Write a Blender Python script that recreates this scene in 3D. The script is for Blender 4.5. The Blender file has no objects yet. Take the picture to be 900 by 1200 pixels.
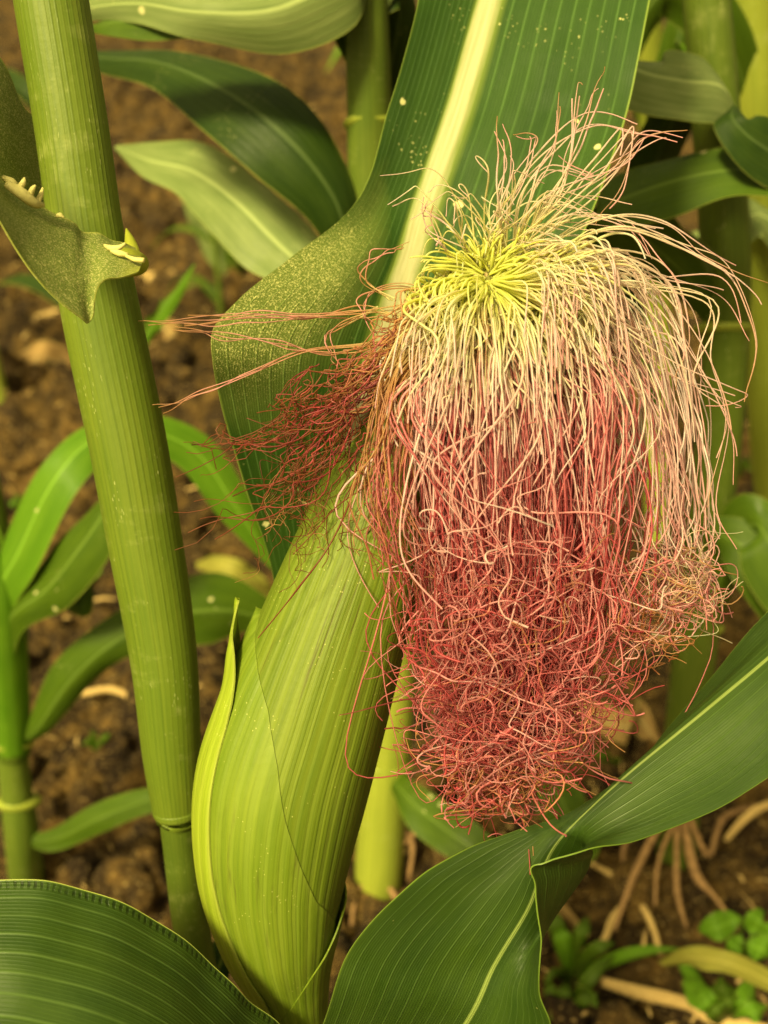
import bpy, math, random
import numpy as np
from mathutils import Vector
random.seed(7); rng = np.random.default_rng(11)
sc = bpy.context.scene
COL = sc.collection

# ------------------------------------------------------------ camera
H = 0.95; PITCH = math.radians(36.0); F = 1287.0
camd = bpy.data.cameras.new("camera"); cam = bpy.data.objects.new("camera", camd)
COL.objects.link(cam); sc.camera = cam
cam.location = (0, 0, H); cam.rotation_euler = (math.pi/2 - PITCH, 0, 0)
camd.sensor_fit = 'VERTICAL'; camd.sensor_height = 36.0; camd.lens = F/1200*36.0
camd.clip_start = 0.02; camd.clip_end = 1000.0
camd.dof.use_dof = True; camd.dof.focus_distance = 0.42; camd.dof.aperture_fstop = 8.0

# ------------------------------------------------------------ light
SUN_EL = math.radians(52); SUN_AZ = math.radians(-36)      # sun high, to the left of and behind the camera
world = bpy.data.worlds.new("World"); sc.world = world; world.use_nodes = True
wn = world.node_tree.nodes; wl = world.node_tree.links
for n in list(wn): wn.remove(n)
sky = wn.new('ShaderNodeTexSky'); sky.sky_type = 'NISHITA'; sky.sun_disc = False
sky.sun_elevation = SUN_EL; sky.sun_rotation = math.radians(180+36)
sky.dust_density = 6.0; sky.air_density = 1.5
hs = wn.new('ShaderNodeHueSaturation'); hs.inputs['Saturation'].default_value = 0.25
tint = wn.new('ShaderNodeMix'); tint.data_type = 'RGBA'; tint.blend_type = 'MULTIPLY'
tint.inputs[0].default_value = 1.0; tint.inputs[7].default_value = (1.0, 0.82, 0.36, 1)
bg = wn.new('ShaderNodeBackground'); bg.inputs[1].default_value = 0.10
wo = wn.new('ShaderNodeOutputWorld')
wl.new(sky.outputs[0], hs.inputs['Color']); wl.new(hs.outputs[0], tint.inputs[6])
wl.new(tint.outputs[2], bg.inputs[0]); wl.new(bg.outputs[0], wo.inputs[0])
sund = bpy.data.lights.new("sun", 'SUN'); sun = bpy.data.objects.new("sun", sund); COL.objects.link(sun)
sund.energy = 4.4; sund.angle = math.radians(10); sund.color = (1.0, 0.86, 0.40)
sdir = Vector((math.cos(SUN_EL)*math.sin(SUN_AZ), -math.cos(SUN_EL)*math.cos(SUN_AZ), math.sin(SUN_EL)))
sun.rotation_euler = sdir.to_track_quat('Z', 'Y').to_euler(); sun.location = (-2, -2, 4)
vs = sc.view_settings
vs.view_transform = 'Standard'; vs.look = 'None'; vs.gamma = 1.0; vs.use_curve_mapping = False
vs.exposure = 0.68

# ------------------------------------------------------------ helpers
CP, SP = math.cos(PITCH), math.sin(PITCH)
def at(P):
    """photo pixel (x, y) and distance d along the optical axis -> world point(s)"""
    P = np.asarray(P, float); x = P[..., 0]; y = P[..., 1]; d = P[..., 2]
    X = d*(x-450)/F; V = d*(600-y)/F
    return np.stack([X, d*CP + V*SP, H - d*SP + V*CP], -1)
def gd(px, py, z=0.0):
    """axis distance at which the ray of a photo pixel meets height z"""
    return (H-z)/(SP - (600-py)/F*CP)
def spline(P, n):
    """centripetal-ish Catmull-Rom through control rows P[k, ...] sampled n times"""
    P = np.asarray(P, float); K = len(P)
    if K == 2:
        t = np.linspace(0, 1, n).reshape((-1,)+(1,)*(P.ndim-1)); return P[0]*(1-t)+P[1]*t
    Q = np.concatenate([2*P[:1]-P[1:2], P, 2*P[-1:]-P[-2:-1]])
    u = np.linspace(0, K-1, n); i = np.minimum(u.astype(int), K-2); f = (u-i).reshape((-1,)+(1,)*(P.ndim-1))
    a, b, c, d = Q[i], Q[i+1], Q[i+2], Q[i+3]
    return 0.5*((2*b)+(-a+c)*f+(2*a-5*b+4*c-d)*f*f+(-a+3*b-3*c+d)*f**3)
def new_mesh(name, V, Fc, mat, uv=None, col=None, smooth=True, sharp=False):
    me = bpy.data.meshes.new(name)
    V = np.asarray(V, np.float32).reshape(-1, 3); Fc = np.asarray(Fc, np.int32)
    k = Fc.shape[1]; nf = len(Fc)
    me.vertices.add(len(V)); me.vertices.foreach_set('co', V.ravel())
    me.loops.add(nf*k); me.loops.foreach_set('vertex_index', Fc.ravel())
    me.polygons.add(nf); me.polygons.foreach_set('loop_start', np.arange(0, nf*k, k, dtype=np.int32))
    me.update(calc_edges=True)
    if smooth: me.polygons.foreach_set('use_smooth', np.ones(nf, bool))
    if uv is not None:
        l = me.uv_layers.new(name='UVMap'); l.data.foreach_set('uv', np.asarray(uv, np.float32)[Fc.ravel()].ravel())
    if col is not None:
        a = me.color_attributes.new('Col', 'FLOAT_COLOR', 'POINT')
        c = np.ones((len(V), 4), np.float32); c[:, :3] = col; a.data.foreach_set('color', c.ravel())
    if mat: me.materials.append(mat)
    me.validate()
    if sharp: me.set_sharp_from_angle(angle=math.radians(55))
    return me
def link(name, me, parent=None, label=None, cat=None, group=None, kind=None):
    o = bpy.data.objects.new(name, me); COL.objects.link(o)
    if parent is not None:
        o.parent = parent
        w = parent
        off = Vector((0, 0, 0))
        while w is not None: off += w.location; w = w.parent
        o.matrix_parent_inverse.identity()
        o.location = -off
    if label: o['label'] = label
    if cat: o['category'] = cat
    if group: o['group'] = group
    if kind: o['kind'] = kind
    return o
def thing(name, loc, label, cat, group=None):
    o = bpy.data.objects.new(name, None); COL.objects.link(o); o.location = Vector([float(v) for v in loc])
    o['label'] = label; o['category'] = cat; o.empty_display_size = 0.05
    if group: o['group'] = group
    return o
def grid_faces(nu, nv, closed=False):
    j = np.arange(nv-1)[:, None]; m = nu if closed else nu-1; i = np.arange(m)[None, :]
    a = j*nu+i; b = j*nu+(i+1) % nu
    return np.stack([a, b, b+nu, a+nu], -1).reshape(-1, 4)
def smooth_noise(n, rows, k=6):
    """rows x n smooth 1-D noises"""
    c = rng.normal(size=(k, rows)); return spline(c, n)

# value noise in 2-D for the soil
def vnoise(x, y, seed=0):
    xi = np.floor(x).astype(np.int64); yi = np.floor(y).astype(np.int64); fx = x-xi; fy = y-yi
    fx = fx*fx*(3-2*fx); fy = fy*fy*(3-2*fy)
    def h(a, b):
        n = (a*374761393 + b*668265263 + seed*1442695) & 0xffffffff
        n = ((n ^ (n >> 13))*1274126177) & 0xffffffff
        return ((n ^ (n >> 16)) & 0xffff)/65535.0
    return (h(xi, yi)*(1-fx)+h(xi+1, yi)*fx)*(1-fy)+(h(xi, yi+1)*(1-fx)+h(xi+1, yi+1)*fx)*fy

# ------------------------------------------------------------ materials
class N:
    def __init__(s, name):
        s.m = bpy.data.materials.new(name); s.m.use_nodes = True; s.t = s.m.node_tree
        for n in list(s.t.nodes): s.t.nodes.remove(n)
    def n(s, t, **k):
        o = s.t.nodes.new(t)
        for a, v in k.items(): setattr(o, a, v)
        return o
    def set(s, sock, v):
        if isinstance(v, bpy.types.NodeSocket): s.t.links.new(v, sock)
        elif v is not None:
            if isinstance(v, (tuple, list)) and len(v) == 3 and sock.type == 'RGBA': v = (*v, 1)
            sock.default_value = v
    def math(s, op, a, b=None, c=None, clamp=False):
        o = s.n('ShaderNodeMath', operation=op); o.use_clamp = clamp
        s.set(o.inputs[0], a); s.set(o.inputs[1], b)
        if c is not None: s.set(o.inputs[2], c)
        return o.outputs[0]
    def mix(s, f, a, b, blend='MIX'):
        o = s.n('ShaderNodeMix', data_type='RGBA', blend_type=blend)
        s.set(o.inputs[0], f); s.set(o.inputs[6], a); s.set(o.inputs[7], b); return o.outputs[2]
    def mapr(s, v, a, b, c=0.0, d=1.0):
        o = s.n('ShaderNodeMapRange'); s.set(o.inputs[0], v)
        for i, q in enumerate((a, b, c, d)): o.inputs[i+1].default_value = q
        return o.outputs[0]
    def noise(s, vec, scale, detail=3, rough=.55):
        o = s.n('ShaderNodeTexNoise'); s.set(o.inputs['Vector'], vec); o.inputs['Scale'].default_value = scale
        o.inputs['Detail'].default_value = detail; o.inputs['Roughness'].default_value = rough; return o.outputs[0]
    def vor(s, vec, scale, feat='F1'):
        o = s.n('ShaderNodeTexVoronoi', feature=feat); s.set(o.inputs['Vector'], vec); o.inputs['Scale'].default_value = scale
        return o
    def scale(s, vec, x, y, z=1.0):
        o = s.n('ShaderNodeMapping'); s.set(o.inputs[0], vec); o.inputs['Scale'].default_value = (x, y, z); return o.outputs[0]
    def bump(s, h, dist, strength=1.0, prev=None):
        o = s.n('ShaderNodeBump'); s.set(o.inputs['Height'], h); o.inputs['Distance'].default_value = dist
        o.inputs['Strength'].default_value = strength
        if prev is not None: s.set(o.inputs['Normal'], prev)
        return o.outputs[0]
    def out(s, col, rough=.5, spec=.5, normal=None, trans=0.0, tcol=None, sheen=0.0):
        p = s.n('ShaderNodeBsdfPrincipled'); s.set(p.inputs['Base Color'], col); s.set(p.inputs['Roughness'], rough)
        s.set(p.inputs['Specular IOR Level'], spec)
        if sheen: p.inputs['Sheen Weight'].default_value = sheen
        if normal is not None: s.set(p.inputs['Normal'], normal)
        r = p.outputs[0]
        if trans > 0:
            t = s.n('ShaderNodeBsdfTranslucent'); s.set(t.inputs[0], tcol if tcol is not None else col)
            mx = s.n('ShaderNodeMixShader'); mx.inputs[0].default_value = trans
            s.t.links.new(r, mx.inputs[1]); s.t.links.new(t.outputs[0], mx.inputs[2]); r = mx.outputs[0]
        o = s.n('ShaderNodeOutputMaterial'); s.t.links.new(r, o.inputs[0]); return s.m

def leaf_mat(name, dark, light, veins=40, rib=0.5, ribw=0.03, ribcol=(.55, .55, .22), veinstr=.5, specks=0.0,
             edge=(.45, .5, .1), edgew=.006, rough=.45, trans=.25, seed=0.0, length=6.0, ticks=False, pollen=None, spec=.5, fade=None, blot=0.0, wrinkle=0.0):
    g = N(name); tc = g.n('ShaderNodeTexCoord'); uv = tc.outputs['UV']
    sp = g.n('ShaderNodeSeparateXYZ'); g.set(sp.inputs[0], uv); u, v = sp.outputs[0], sp.outputs[1]
    # wander of veins
    w = g.noise(g.scale(uv, 3, 1.5), 2.0, 2)
    uu = g.math('ADD', u, g.math('MULTIPLY', g.math('SUBTRACT', w, .5), .012))
    ph = g.math('MULTIPLY', uu, veins*2*math.pi)
    line = g.mapr(g.math('COSINE', ph), .80, 1.0)
    fine = g.mapr(g.math('COSINE', g.math('MULTIPLY', uu, veins*5.0*2*math.pi)), .2, 1.0)
    brk = g.mapr(g.noise(g.scale(uv, veins, length*1.2), 1.0, 2), .35, .7)
    line = g.math('MULTIPLY', line, g.mapr(g.noise(g.scale(uv, veins*.6, length), 1.0, 2), .3, .6, .35, 1.0))
    streak = g.noise(g.scale(uv, veins*1.3, length*.7), 1.0, 4)
    blotch = g.noise(g.scale(uv, 4, length*.8), 1.3, 4)
    f = g.math('ADD', g.math('MULTIPLY', g.mapr(streak, .3, .75), .4), g.math('MULTIPLY', g.mapr(blotch, .35, .7), .6), clamp=True)
    col = g.mix(f, dark, light)
    if fade is not None:     # the blade ages to another colour toward one end (v)
        col = g.mix(g.mapr(g.math('ADD', v, g.math('MULTIPLY', g.math('SUBTRACT', blotch, .5), .3)), fade[0], fade[1]), col, fade[2])
    vc = tuple(min(1, c*2.0+.03) for c in light)
    col = g.mix(g.math('MULTIPLY', line, veinstr), col, vc)
    col = g.mix(g.math('MULTIPLY', g.math('MULTIPLY', fine, brk), veinstr*.35), col, vc)
    # midrib
    du = g.math('ABSOLUTE', g.math('SUBTRACT', u, rib))
    if ribw > 0:
        rm = g.mapr(du, ribw*.55, ribw, 1.0, 0.0)
        col = g.mix(rm, col, g.mix(g.mapr(streak, .3, .7), ribcol, tuple(c*.75 for c in ribcol)))
    # margins
    em = g.math('MINIMUM', u, g.math('SUBTRACT', 1.0, u))
    col = g.mix(g.mapr(em, edgew*.5, edgew, 1.0, 0.0), col, edge)
    ob = tc.outputs['Object']
    h = g.math('ADD', g.math('MULTIPLY', line, .6), g.math('MULTIPLY', fine, .35))
    if ticks:
        tk = g.math('MULTIPLY', g.mapr(g.math('COSINE', g.math('ADD', g.math('MULTIPLY', v, 640.0), g.math('MULTIPLY', g.noise(uv, 30.0, 2), 5.0))), .0, .5), g.math('MULTIPLY', g.mapr(u, .004, .012), g.mapr(u, .040, .028)))
        tk = g.math('MULTIPLY', tk, g.mapr(g.noise(uv, 14.0, 2), .3, .5))
        col = g.mix(g.math('MULTIPLY', tk, .8), col, tuple(c*.35 for c in dark))
        h = g.math('SUBTRACT', h, tk)
    if blot > 0:    # small bleached feeding spots
        vb = g.vor(ob, 75.0); vn = g.noise(ob, 22.0, 2)
        bm = g.math('MULTIPLY', g.mapr(g.math('ADD', vb.outputs['Distance'], g.math('MULTIPLY', g.noise(ob, 420.0, 2), .18)), .24, .27, 1.0, 0.0), g.math('GREATER_THAN', vn, .70-blot*.1))
        col = g.mix(bm, col, (.62, .60, .28))
    if specks > 0:
        vo = g.vor(ob, 420.0); cl = g.noise(ob, 28.0, 4)
        sz = g.mapr(g.noise(ob, 300.0, 1), .3, .7, .05, .28)
        dens = g.mapr(cl, .72-specks*.3, .80-specks*.2)
        sm = g.math('MULTIPLY', g.math('LESS_THAN', vo.outputs['Distance'], sz), dens)
        if pollen is not None:
            # pollen dust gathered on the shoulder of the blade: (u0, v0, ru, rv)
            a = g.math('DIVIDE', g.math('SUBTRACT', u, pollen[0]), pollen[2]); b = g.math('DIVIDE', g.math('SUBTRACT', v, pollen[1]), pollen[3])
            r = g.math('ADD', g.math('MULTIPLY', a, a), g.math('MULTIPLY', b, b))
            pm = g.mapr(g.math('ADD', r, g.math('MULTIPLY', g.noise(ob, 60.0, 4), .6)), .5, 1.4, 1.0, 0.0)
            v2 = g.vor(ob, 2000.0)
            s2 = g.math('LESS_THAN', v2.outputs['Distance'], g.math('MULTIPLY', g.mapr(g.noise(ob, 1300.0, 1), .3, .7, .05, .62), pm))
            col = g.mix(g.math('MULTIPLY', pm, .55), col, (.22, .27, .06))
            sm = g.math('MAXIMUM', sm, g.math('MULTIPLY', s2, g.mapr(pm, .2, .7)))
        col = g.mix(g.math('MULTIPLY', sm, .85), col, (.68, .66, .26))
        h = g.math('ADD', h, sm)
    nrm = g.bump(h, .0004, .6)
    nrm = g.bump(g.noise(ob, 160.0, 3), .0006, .35, nrm)
    if wrinkle: nrm = g.bump(g.noise(g.scale(uv, 9, 14), 1.0, 4), .004*wrinkle, .9, nrm)
    rg = g.mapr(g.noise(ob, 60.0, 3), .3, .7, rough-.08, rough+.12)
    tcol = g.mix(.5, col, (.30, .42, .03))
    return g.out(col, rg, spec, nrm, trans, tcol)

def rib_mat():
    g = N('midrib'); uv = g.n('ShaderNodeTexCoord').outputs['UV']; sp = g.n('ShaderNodeSeparateXYZ'); g.set(sp.inputs[0], uv)
    e = g.math('ABSOLUTE', g.math('SUBTRACT', sp.outputs[0], .5)); n = g.noise(g.scale(uv, 9, 9), 1.0, 5, .65)
    col = g.mix(g.mapr(n, .3, .7), (.33, .33, .15), (.54, .52, .31))
    col = g.mix(g.mapr(g.math('ADD', e, g.math('MULTIPLY', g.math('SUBTRACT', g.noise(g.scale(uv, 3, 22), 1.0, 4), .5), .28)), .25, .50), col, (.16, .22, .035))
    sm = g.math('GREATER_THAN', g.noise(g.scale(uv, 14, 130), 1.0, 3, .7), .67)
    col = g.mix(g.math('MULTIPLY', sm, .5), col, (.25, .22, .05))
    return g.out(col, .55, .3, g.bump(n, .0004, .6), .2, col)

def husk_mat(name, dark, light, ribs=26, rough=.5, stain=0.5):
    g = N(name); tc = g.n('ShaderNodeTexCoord'); uv = tc.outputs['UV']; ob = tc.outputs['Object']
    sp = g.n('ShaderNodeSeparateXYZ'); g.set(sp.inputs[0], uv); u, v = sp.outputs[0], sp.outputs[1]
    w = g.noise(g.scale(uv, 2, 1.0), 2.5, 2)
    uu = g.math('ADD', u, g.math('MULTIPLY', g.math('SUBTRACT', w, .5), .02))
    l1 = g.mapr(g.math('COSINE', g.math('MULTIPLY', uu, ribs*2*math.pi)), -.2, 1.0)
    l2 = g.math('MULTIPLY', g.mapr(g.math('COSINE', g.math('MULTIPLY', uu, ribs*3.3*2*math.pi)), 0, 1.0), g.mapr(g.noise(g.scale(uv, ribs*.8, 3.0), 1.0, 3), .3, .65))
    streak = g.noise(g.scale(uv, ribs*2.0, 3.0), 1.0, 5, .6)
    blotch = g.noise(g.scale(uv, 3.5, 2.5), 1.5, 4)
    f = g.math('ADD', g.math('MULTIPLY', g.mapr(streak, .3, .7), .55), g.math('MULTIPLY', g.mapr(blotch, .35, .68), .45), clamp=True)
    col = g.mix(f, dark, light)
    col = g.mix(g.math('MULTIPLY', l1, .22), col, tuple(min(1, c*1.3+.03) for c in light))
    col = g.mix(g.math('MULTIPLY', l2, .30), col, tuple(c*.72 for c in dark))
    ea = g.n('ShaderNodeAttribute', attribute_name='Col'); es = g.n('ShaderNodeSeparateXYZ'); g.set(es.inputs[0], ea.outputs['Vector'])
    col = g.mix(g.math('MULTIPLY', es.outputs[0], .6), col, (.40, .44, .10))
    # brown-purple streaks following the ribs
    st = g.math('MULTIPLY', g.mapr(g.noise(g.scale(uv, ribs*4.0, 9.0), 1.0, 3, .7), .50, .64), g.mapr(g.noise(g.scale(uv, 5, 3.0), 1.4, 3), .53, .66))
    col = g.mix(g.math('MULTIPLY', st, stain), col, (.055, .035, .015))
    vo = g.vor(ob, 500.0)
    sm = g.math('MULTIPLY', g.math('LESS_THAN', vo.outputs['Distance'], .14), g.mapr(g.noise(ob, 40.0, 2), .55, .6))
    col = g.mix(g.math('MULTIPLY', sm, .5), col, (.6, .6, .2))
    h = g.math('ADD', l1, g.math('MULTIPLY', l2, .5))
    nrm = g.bump(h, .0003, .5); nrm = g.bump(g.noise(ob, 300.0, 3), .0005, .3, nrm)
    return g.out(col, g.mapr(blotch, .3, .7, rough-.05, rough+.1), .4, nrm, .18, g.mix(.5, col, (.45, .5, .03)))

def stalk_mat(name, dark, light, lines=34, length=10.0, specks=.5, rough=.5, band=None):
    g = N(name); tc = g.n('ShaderNodeTexCoord'); uv = tc.outputs['UV']; ob = tc.outputs['Object']
    sp = g.n('ShaderNodeSeparateXYZ'); g.set(sp.inputs[0], uv); u, v = sp.outputs[0], sp.outputs[1]
    l1 = g.mapr(g.math('COSINE', g.math('MULTIPLY', g.math('ADD', u, g.math('MULTIPLY', g.noise(g.scale(uv, 6, 2), 1.5, 2), .01)), lines*2*math.pi)), .0, 1.0)
    streak = g.noise(g.scale(uv, lines*1.5, length*.5), 1.0, 5, .6)
    blotch = g.noise(g.scale(uv, 3, length*.4), 1.2, 3)
    col = g.mix(g.math('ADD', g.math('MULTIPLY', g.mapr(streak, .3, .7), .5), g.math('MULTIPLY', g.mapr(blotch, .35, .7), .5), clamp=True), dark, light)
    l1 = g.math('MULTIPLY', l1, g.mapr(g.noise(g.scale(uv, lines*.7, length*.3), 1.0, 3), .3, .65))
    col = g.mix(g.math('MULTIPLY', l1, .38), col, tuple(c*.6 for c in dark))
    fuzz = g.vor(g.scale(uv, lines*2.2, length*10.0), 1.0)
    fm = g.math('MULTIPLY', g.math('LESS_THAN', fuzz.outputs['Distance'], .2), g.mapr(g.noise(g.scale(uv, 8, length*1.3), 1.0, 4, .65), .56, .66))
    col = g.mix(g.math('MULTIPLY', fm, specks), col, (.6, .62, .28))
    bl = g.mapr(g.noise(g.scale(uv, 2.0, length*1.2), 1.0, 5, .7), .58, .72)
    bl = g.math('MULTIPLY', g.mapr(g.noise(g.scale(uv, 2.0, length*1.6), 1.0, 5, .7), .55, .68), g.mapr(g.noise(g.scale(uv, lines*1.4, length*3), 1.0, 3), .35, .65))
    col = g.mix(g.math('MULTIPLY', bl, .32), col, (.5, .52, .2))
    nrm = g.bump(g.math('ADD', g.math('MULTIPLY', l1, -1.0), fm), .00025, .5)
    nrm = g.bump(g.noise(ob, 250.0, 3), .0005, .3, nrm)
    return g.out(col, rough, .4, nrm, .08, col)

def plain_mat(name, a, b, scale=60.0, rough=.7, trans=0.0, bumpd=.001, stretch=None):
    g = N(name); tc = g.n('ShaderNodeTexCoord'); ob = tc.outputs['Object']
    vec = g.scale(tc.outputs['UV'], *stretch) if stretch else ob
    n1 = g.noise(vec, 1.0 if stretch else scale, 5, .6)
    col = g.mix(g.mapr(n1, .3, .7), a, b)
    return g.out(col, rough, .3, g.bump(n1, bumpd, .6), trans, col)

def silk_mat():
    g = N('silk'); a = g.n('ShaderNodeAttribute', attribute_name='Col')
    tc = g.n('ShaderNodeTexCoord')
    n = g.noise(tc.outputs['Object'], 500.0, 2)
    col = g.mix(g.mapr(n, .45, .75, 0, .22), a.outputs['Color'], (.40, .14, .06))
    return g.out(col, .36, .45, None, .58, a.outputs['Color'])

def core_mat():
    g = N('silk_filler'); a = g.n('ShaderNodeAttribute', attribute_name='Col'); uv = g.n('ShaderNodeTexCoord').outputs['UV']
    w = g.noise(g.scale(uv, 6, 4), 1.0, 3)
    f = g.noise(g.scale(g.mix(.06, uv, w), 260, 7), 1.0, 4, .65)
    col = g.mix(g.mapr(f, .36, .60), g.mix(1.0, a.outputs['Color'], (.30, .22, .18), 'MULTIPLY'), a.outputs['Color'])
    return g.out(col, .6, .2, g.bump(f, .003, 1.0), .3, col)

def soil_mat():
    g = N('soil'); tc = g.n('ShaderNodeTexCoord'); ob = tc.outputs['Object']
    n1 = g.noise(ob, 5.0, 4); n2 = g.noise(ob, 45.0, 6, .65); n3 = g.noise(ob, 240.0, 4, .6)
    n4 = g.noise(ob, 16.0, 4, .6)
    c = g.mix(g.mapr(n1, .38, .62), (.022, .012, .0035), (.075, .042, .010))
    c = g.mix(g.mapr(n2, .42, .66), c, (.21, .122, .030))
    c = g.mix(g.mapr(n4, .54, .42, 0, .85), c, (.018, .009, .004))  # this and the next tone paint shaded gaps and hollows into the colour
    c = g.mix(g.mapr(n2, .42, .30, 0, .8), c, (.018, .009, .004))
    c = g.mix(g.mapr(n3, .58, .68, 0, .9), c, (.55, .38, .14))  # yellow highlights on the crumbs, painted into the colour
    nb = g.bump(g.math('ADD', n2, g.math('MULTIPLY', n3, .5)), .02, 1.0)
    return g.out(c, .85, .25, nb)

MAT = {}
def M(k, f=None):
    if k not in MAT: MAT[k] = f()
    return MAT[k]
m_soil = soil_mat(); m_silk = silk_mat()
m_bigleaf = leaf_mat('leaf_blade_behind_ear', (.016, .048, .004), (.034, .080, .008), veins=22, rib=.5, ribw=.075, ribcol=(.20, .27, .04), veinstr=.6, edge=(.20, .28, .05), specks=.45,
                     length=8, pollen=(.10, .50, .32, .17), rough=.55, trans=.15, spec=.18, blot=1.0)
m_lowleaf = leaf_mat('leaf_blade_lower_right', (.018, .046, .004), (.046, .088, .009), veins=22, rib=.5, ribw=.014, ribcol=(.24, .32, .08), veinstr=.24, specks=.22,
                     length=6, wrinkle=.12, rough=.45, trans=.18, edge=(.14, .22, .03), edgew=.005, spec=.35)
m_botleaf = leaf_mat('leaf_blade_lower_left', (.020, .048, .004), (.045, .085, .008), veins=14, rib=.62, ribw=.0, veinstr=.45, specks=.25, length=5,
                     ticks=True, rough=.5, trans=.1, edge=(.36, .42, .09), edgew=.004, blot=.4, spec=.3)
m_colleaf = leaf_mat('leaf_blade_at_collar', (.13, .20, .020), (.34, .40, .09), veins=12, rib=.5, ribw=.0, veinstr=.25, specks=1.0, pollen=(.5, .45, .9, .9), length=3, rough=.5, trans=.35, edge=(.50, .52, .10), edgew=.03, wrinkle=.22, fade=(.17, .03, (.46, .46, .07)))  # paler than the other blades, its lit look put into the colour
m_husk = husk_mat('husk_inner', (.08, .135, .007), (.185, .24, .016), ribs=22, stain=.8)  # toned darker and greener than the outer husk: shade put into the colour
m_husk2 = husk_mat('husk_outer', (.11, .18, .009), (.20, .265, .018), ribs=16, stain=.5)
m_husk3 = husk_mat('husk_strip', (.20, .29, .012), (.34, .42, .03), ribs=20, stain=.2)
m_stalk = stalk_mat('stalk_front', (.060, .105, .008), (.115, .155, .015), lines=42, length=16)
m_sheath = stalk_mat('sheath_front', (.085, .140, .009), (.165, .215, .019), lines=42, length=9)
m_cream = plain_mat('cream_anther', (.55, .50, .17), (.75, .68, .30), 300, .6, .2)
m_collar = plain_mat('collar', (.30, .34, .025), (.46, .47, .06), 160, .6, .3)
m_rib = rib_mat()

# ------------------------------------------------------------ leaf blade surfaces
def blade_mesh(name, rows, mat, nu=21, nv=60, thick=.0005, ripple=0.0, world=False, rib=None):
    """rows: control rows along the blade, each a row of (px, py, d) across it -> closed thin solid with UVs"""
    R = np.asarray(rows, float)
    if not world: R = at(R)
    A = spline(R, nv)                                   # nv x k x 3
    A = np.swapaxes(spline(np.swapaxes(A, 0, 1), nu), 0, 1)
    U = np.linspace(0, 1, nu); Vv = np.linspace(0, 1, nv)
    du = np.gradient(A, axis=1); dv = np.gradient(A, axis=0)
    n = np.cross(du, dv); n /= np.linalg.norm(n, axis=-1, keepdims=True)+1e-12
    if ripple:
        e = np.abs(U*2-1)**2
        k = max(4, nv//6)
        amp = (smooth_noise(nv, 1, k)*np.where(U < .5, 1, 0)+smooth_noise(nv, 1, k)*np.where(U >= .5, 1, 0))*e*ripple
        env = np.sin(np.pi*np.clip(Vv, 0, 1))[:, None]**.5
        A = A+n*(amp*env)[..., None]
    ribme = None
    if rib is not None:      # (u centre, half width, material): a flat pale midrib laid proud of the blade on the camera side
        uc, hwid, rmat, v0, v1 = rib; ii = slice(int(v0*nv), int(v1*nv)); AA_, nn_ = A[ii], n[ii]
        sgn = np.sign(((np.array([0, 0, H])-AA_[:, nu//2])*nn_[:, nu//2]).sum(-1).mean())
        us = np.linspace(uc-hwid, uc+hwid, 9); idx = us*(nu-1); a = np.floor(idx).astype(int); f_ = (idx-a)[None, :, None]
        S_ = AA_[:, a]*(1-f_)+AA_[:, a+1]*f_; prof = (thick*.5+.0001+.0007*np.cos((us-uc)/hwid*math.pi/2)*(1-.5*np.exp(-((us-uc)/hwid/.35)**2)))
        S_ = S_+sgn*nn_[:, nu//2][:, None]*prof[None, :, None]; m_ = len(S_)
        uvr = np.stack(np.meshgrid(np.linspace(0, 1, 9), np.linspace(0, 1, m_)), -1).reshape(-1, 2)
        ribme = new_mesh('midrib', S_.reshape(-1, 3), grid_faces(9, m_), rmat, uvr)
    uv = np.stack(np.meshgrid(U, Vv), -1).reshape(-1, 2)
    P = A.reshape(-1, 3); nn = n.reshape(-1, 3)*thick*.5
    top = P+nn; bot = P-nn; n0 = len(P)
    f = grid_faces(nu, nv); fb = f[:, ::-1]+n0
    ring = np.concatenate([np.arange(nu), np.arange(1, nv)*nu+nu-1, (nv-1)*nu+np.arange(nu-2, -1, -1), np.arange(nv-2, 0, -1)*nu])
    r2 = np.roll(ring, -1)
    fs = np.stack([ring, ring+n0, r2+n0, r2], -1)
    me_ = new_mesh(name, np.concatenate([top, bot]), np.concatenate([f, fb, fs]), mat, np.concatenate([uv, uv]), sharp=True)
    return (me_, ribme) if rib is not None else me_
def blade_rows(path, vfold=.25, roll=0.0):
    """path: (px, py, d, halfwidth_px[, roll]) -> rows of five control points; the width lies across the path as seen,
    turned about the path by roll; both halves rise to a V by vfold"""
    P = np.array([list(p)+[roll]*(5-len(p)) for p in path], float)
    W = at(P[:, :3]); hw = P[:, 3]*P[:, 2]/F
    T = np.gradient(W, axis=0); T /= np.linalg.norm(T, axis=1, keepdims=True)
    view = np.array([0, CP, -SP])
    S = np.cross(T, view); S /= np.linalg.norm(S, axis=1, keepdims=True); Nn = np.cross(S, T)
    c, s = np.cos(P[:, 4])[:, None], np.sin(P[:, 4])[:, None]
    S2 = S*c+Nn*s; N2 = -S*s+Nn*c
    rows = []
    for k in range(len(W)):
        rows.append([W[k]+S2[k]*hw[k]*a+N2[k]*hw[k]*vfold*abs(a)**1.3 for a in (-1, -.5, 0, .5, 1)])
    return np.array(rows)
BGM = []
def blade(path, mat, parent, name='leaf', vfold=.25, roll=0.0, nu=13, nv=44, ripple=.002, label=None, cat=None, group=None):
    if mat in BGM: ripple = max(ripple, max(p[3]*p[2] for p in path)/F*.16)
    rows = blade_rows(path, vfold, roll)
    me = blade_mesh(name, rows, mat, nu, nv, ripple=ripple, world=True)
    return link(name, me, parent, label, cat, group)

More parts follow.
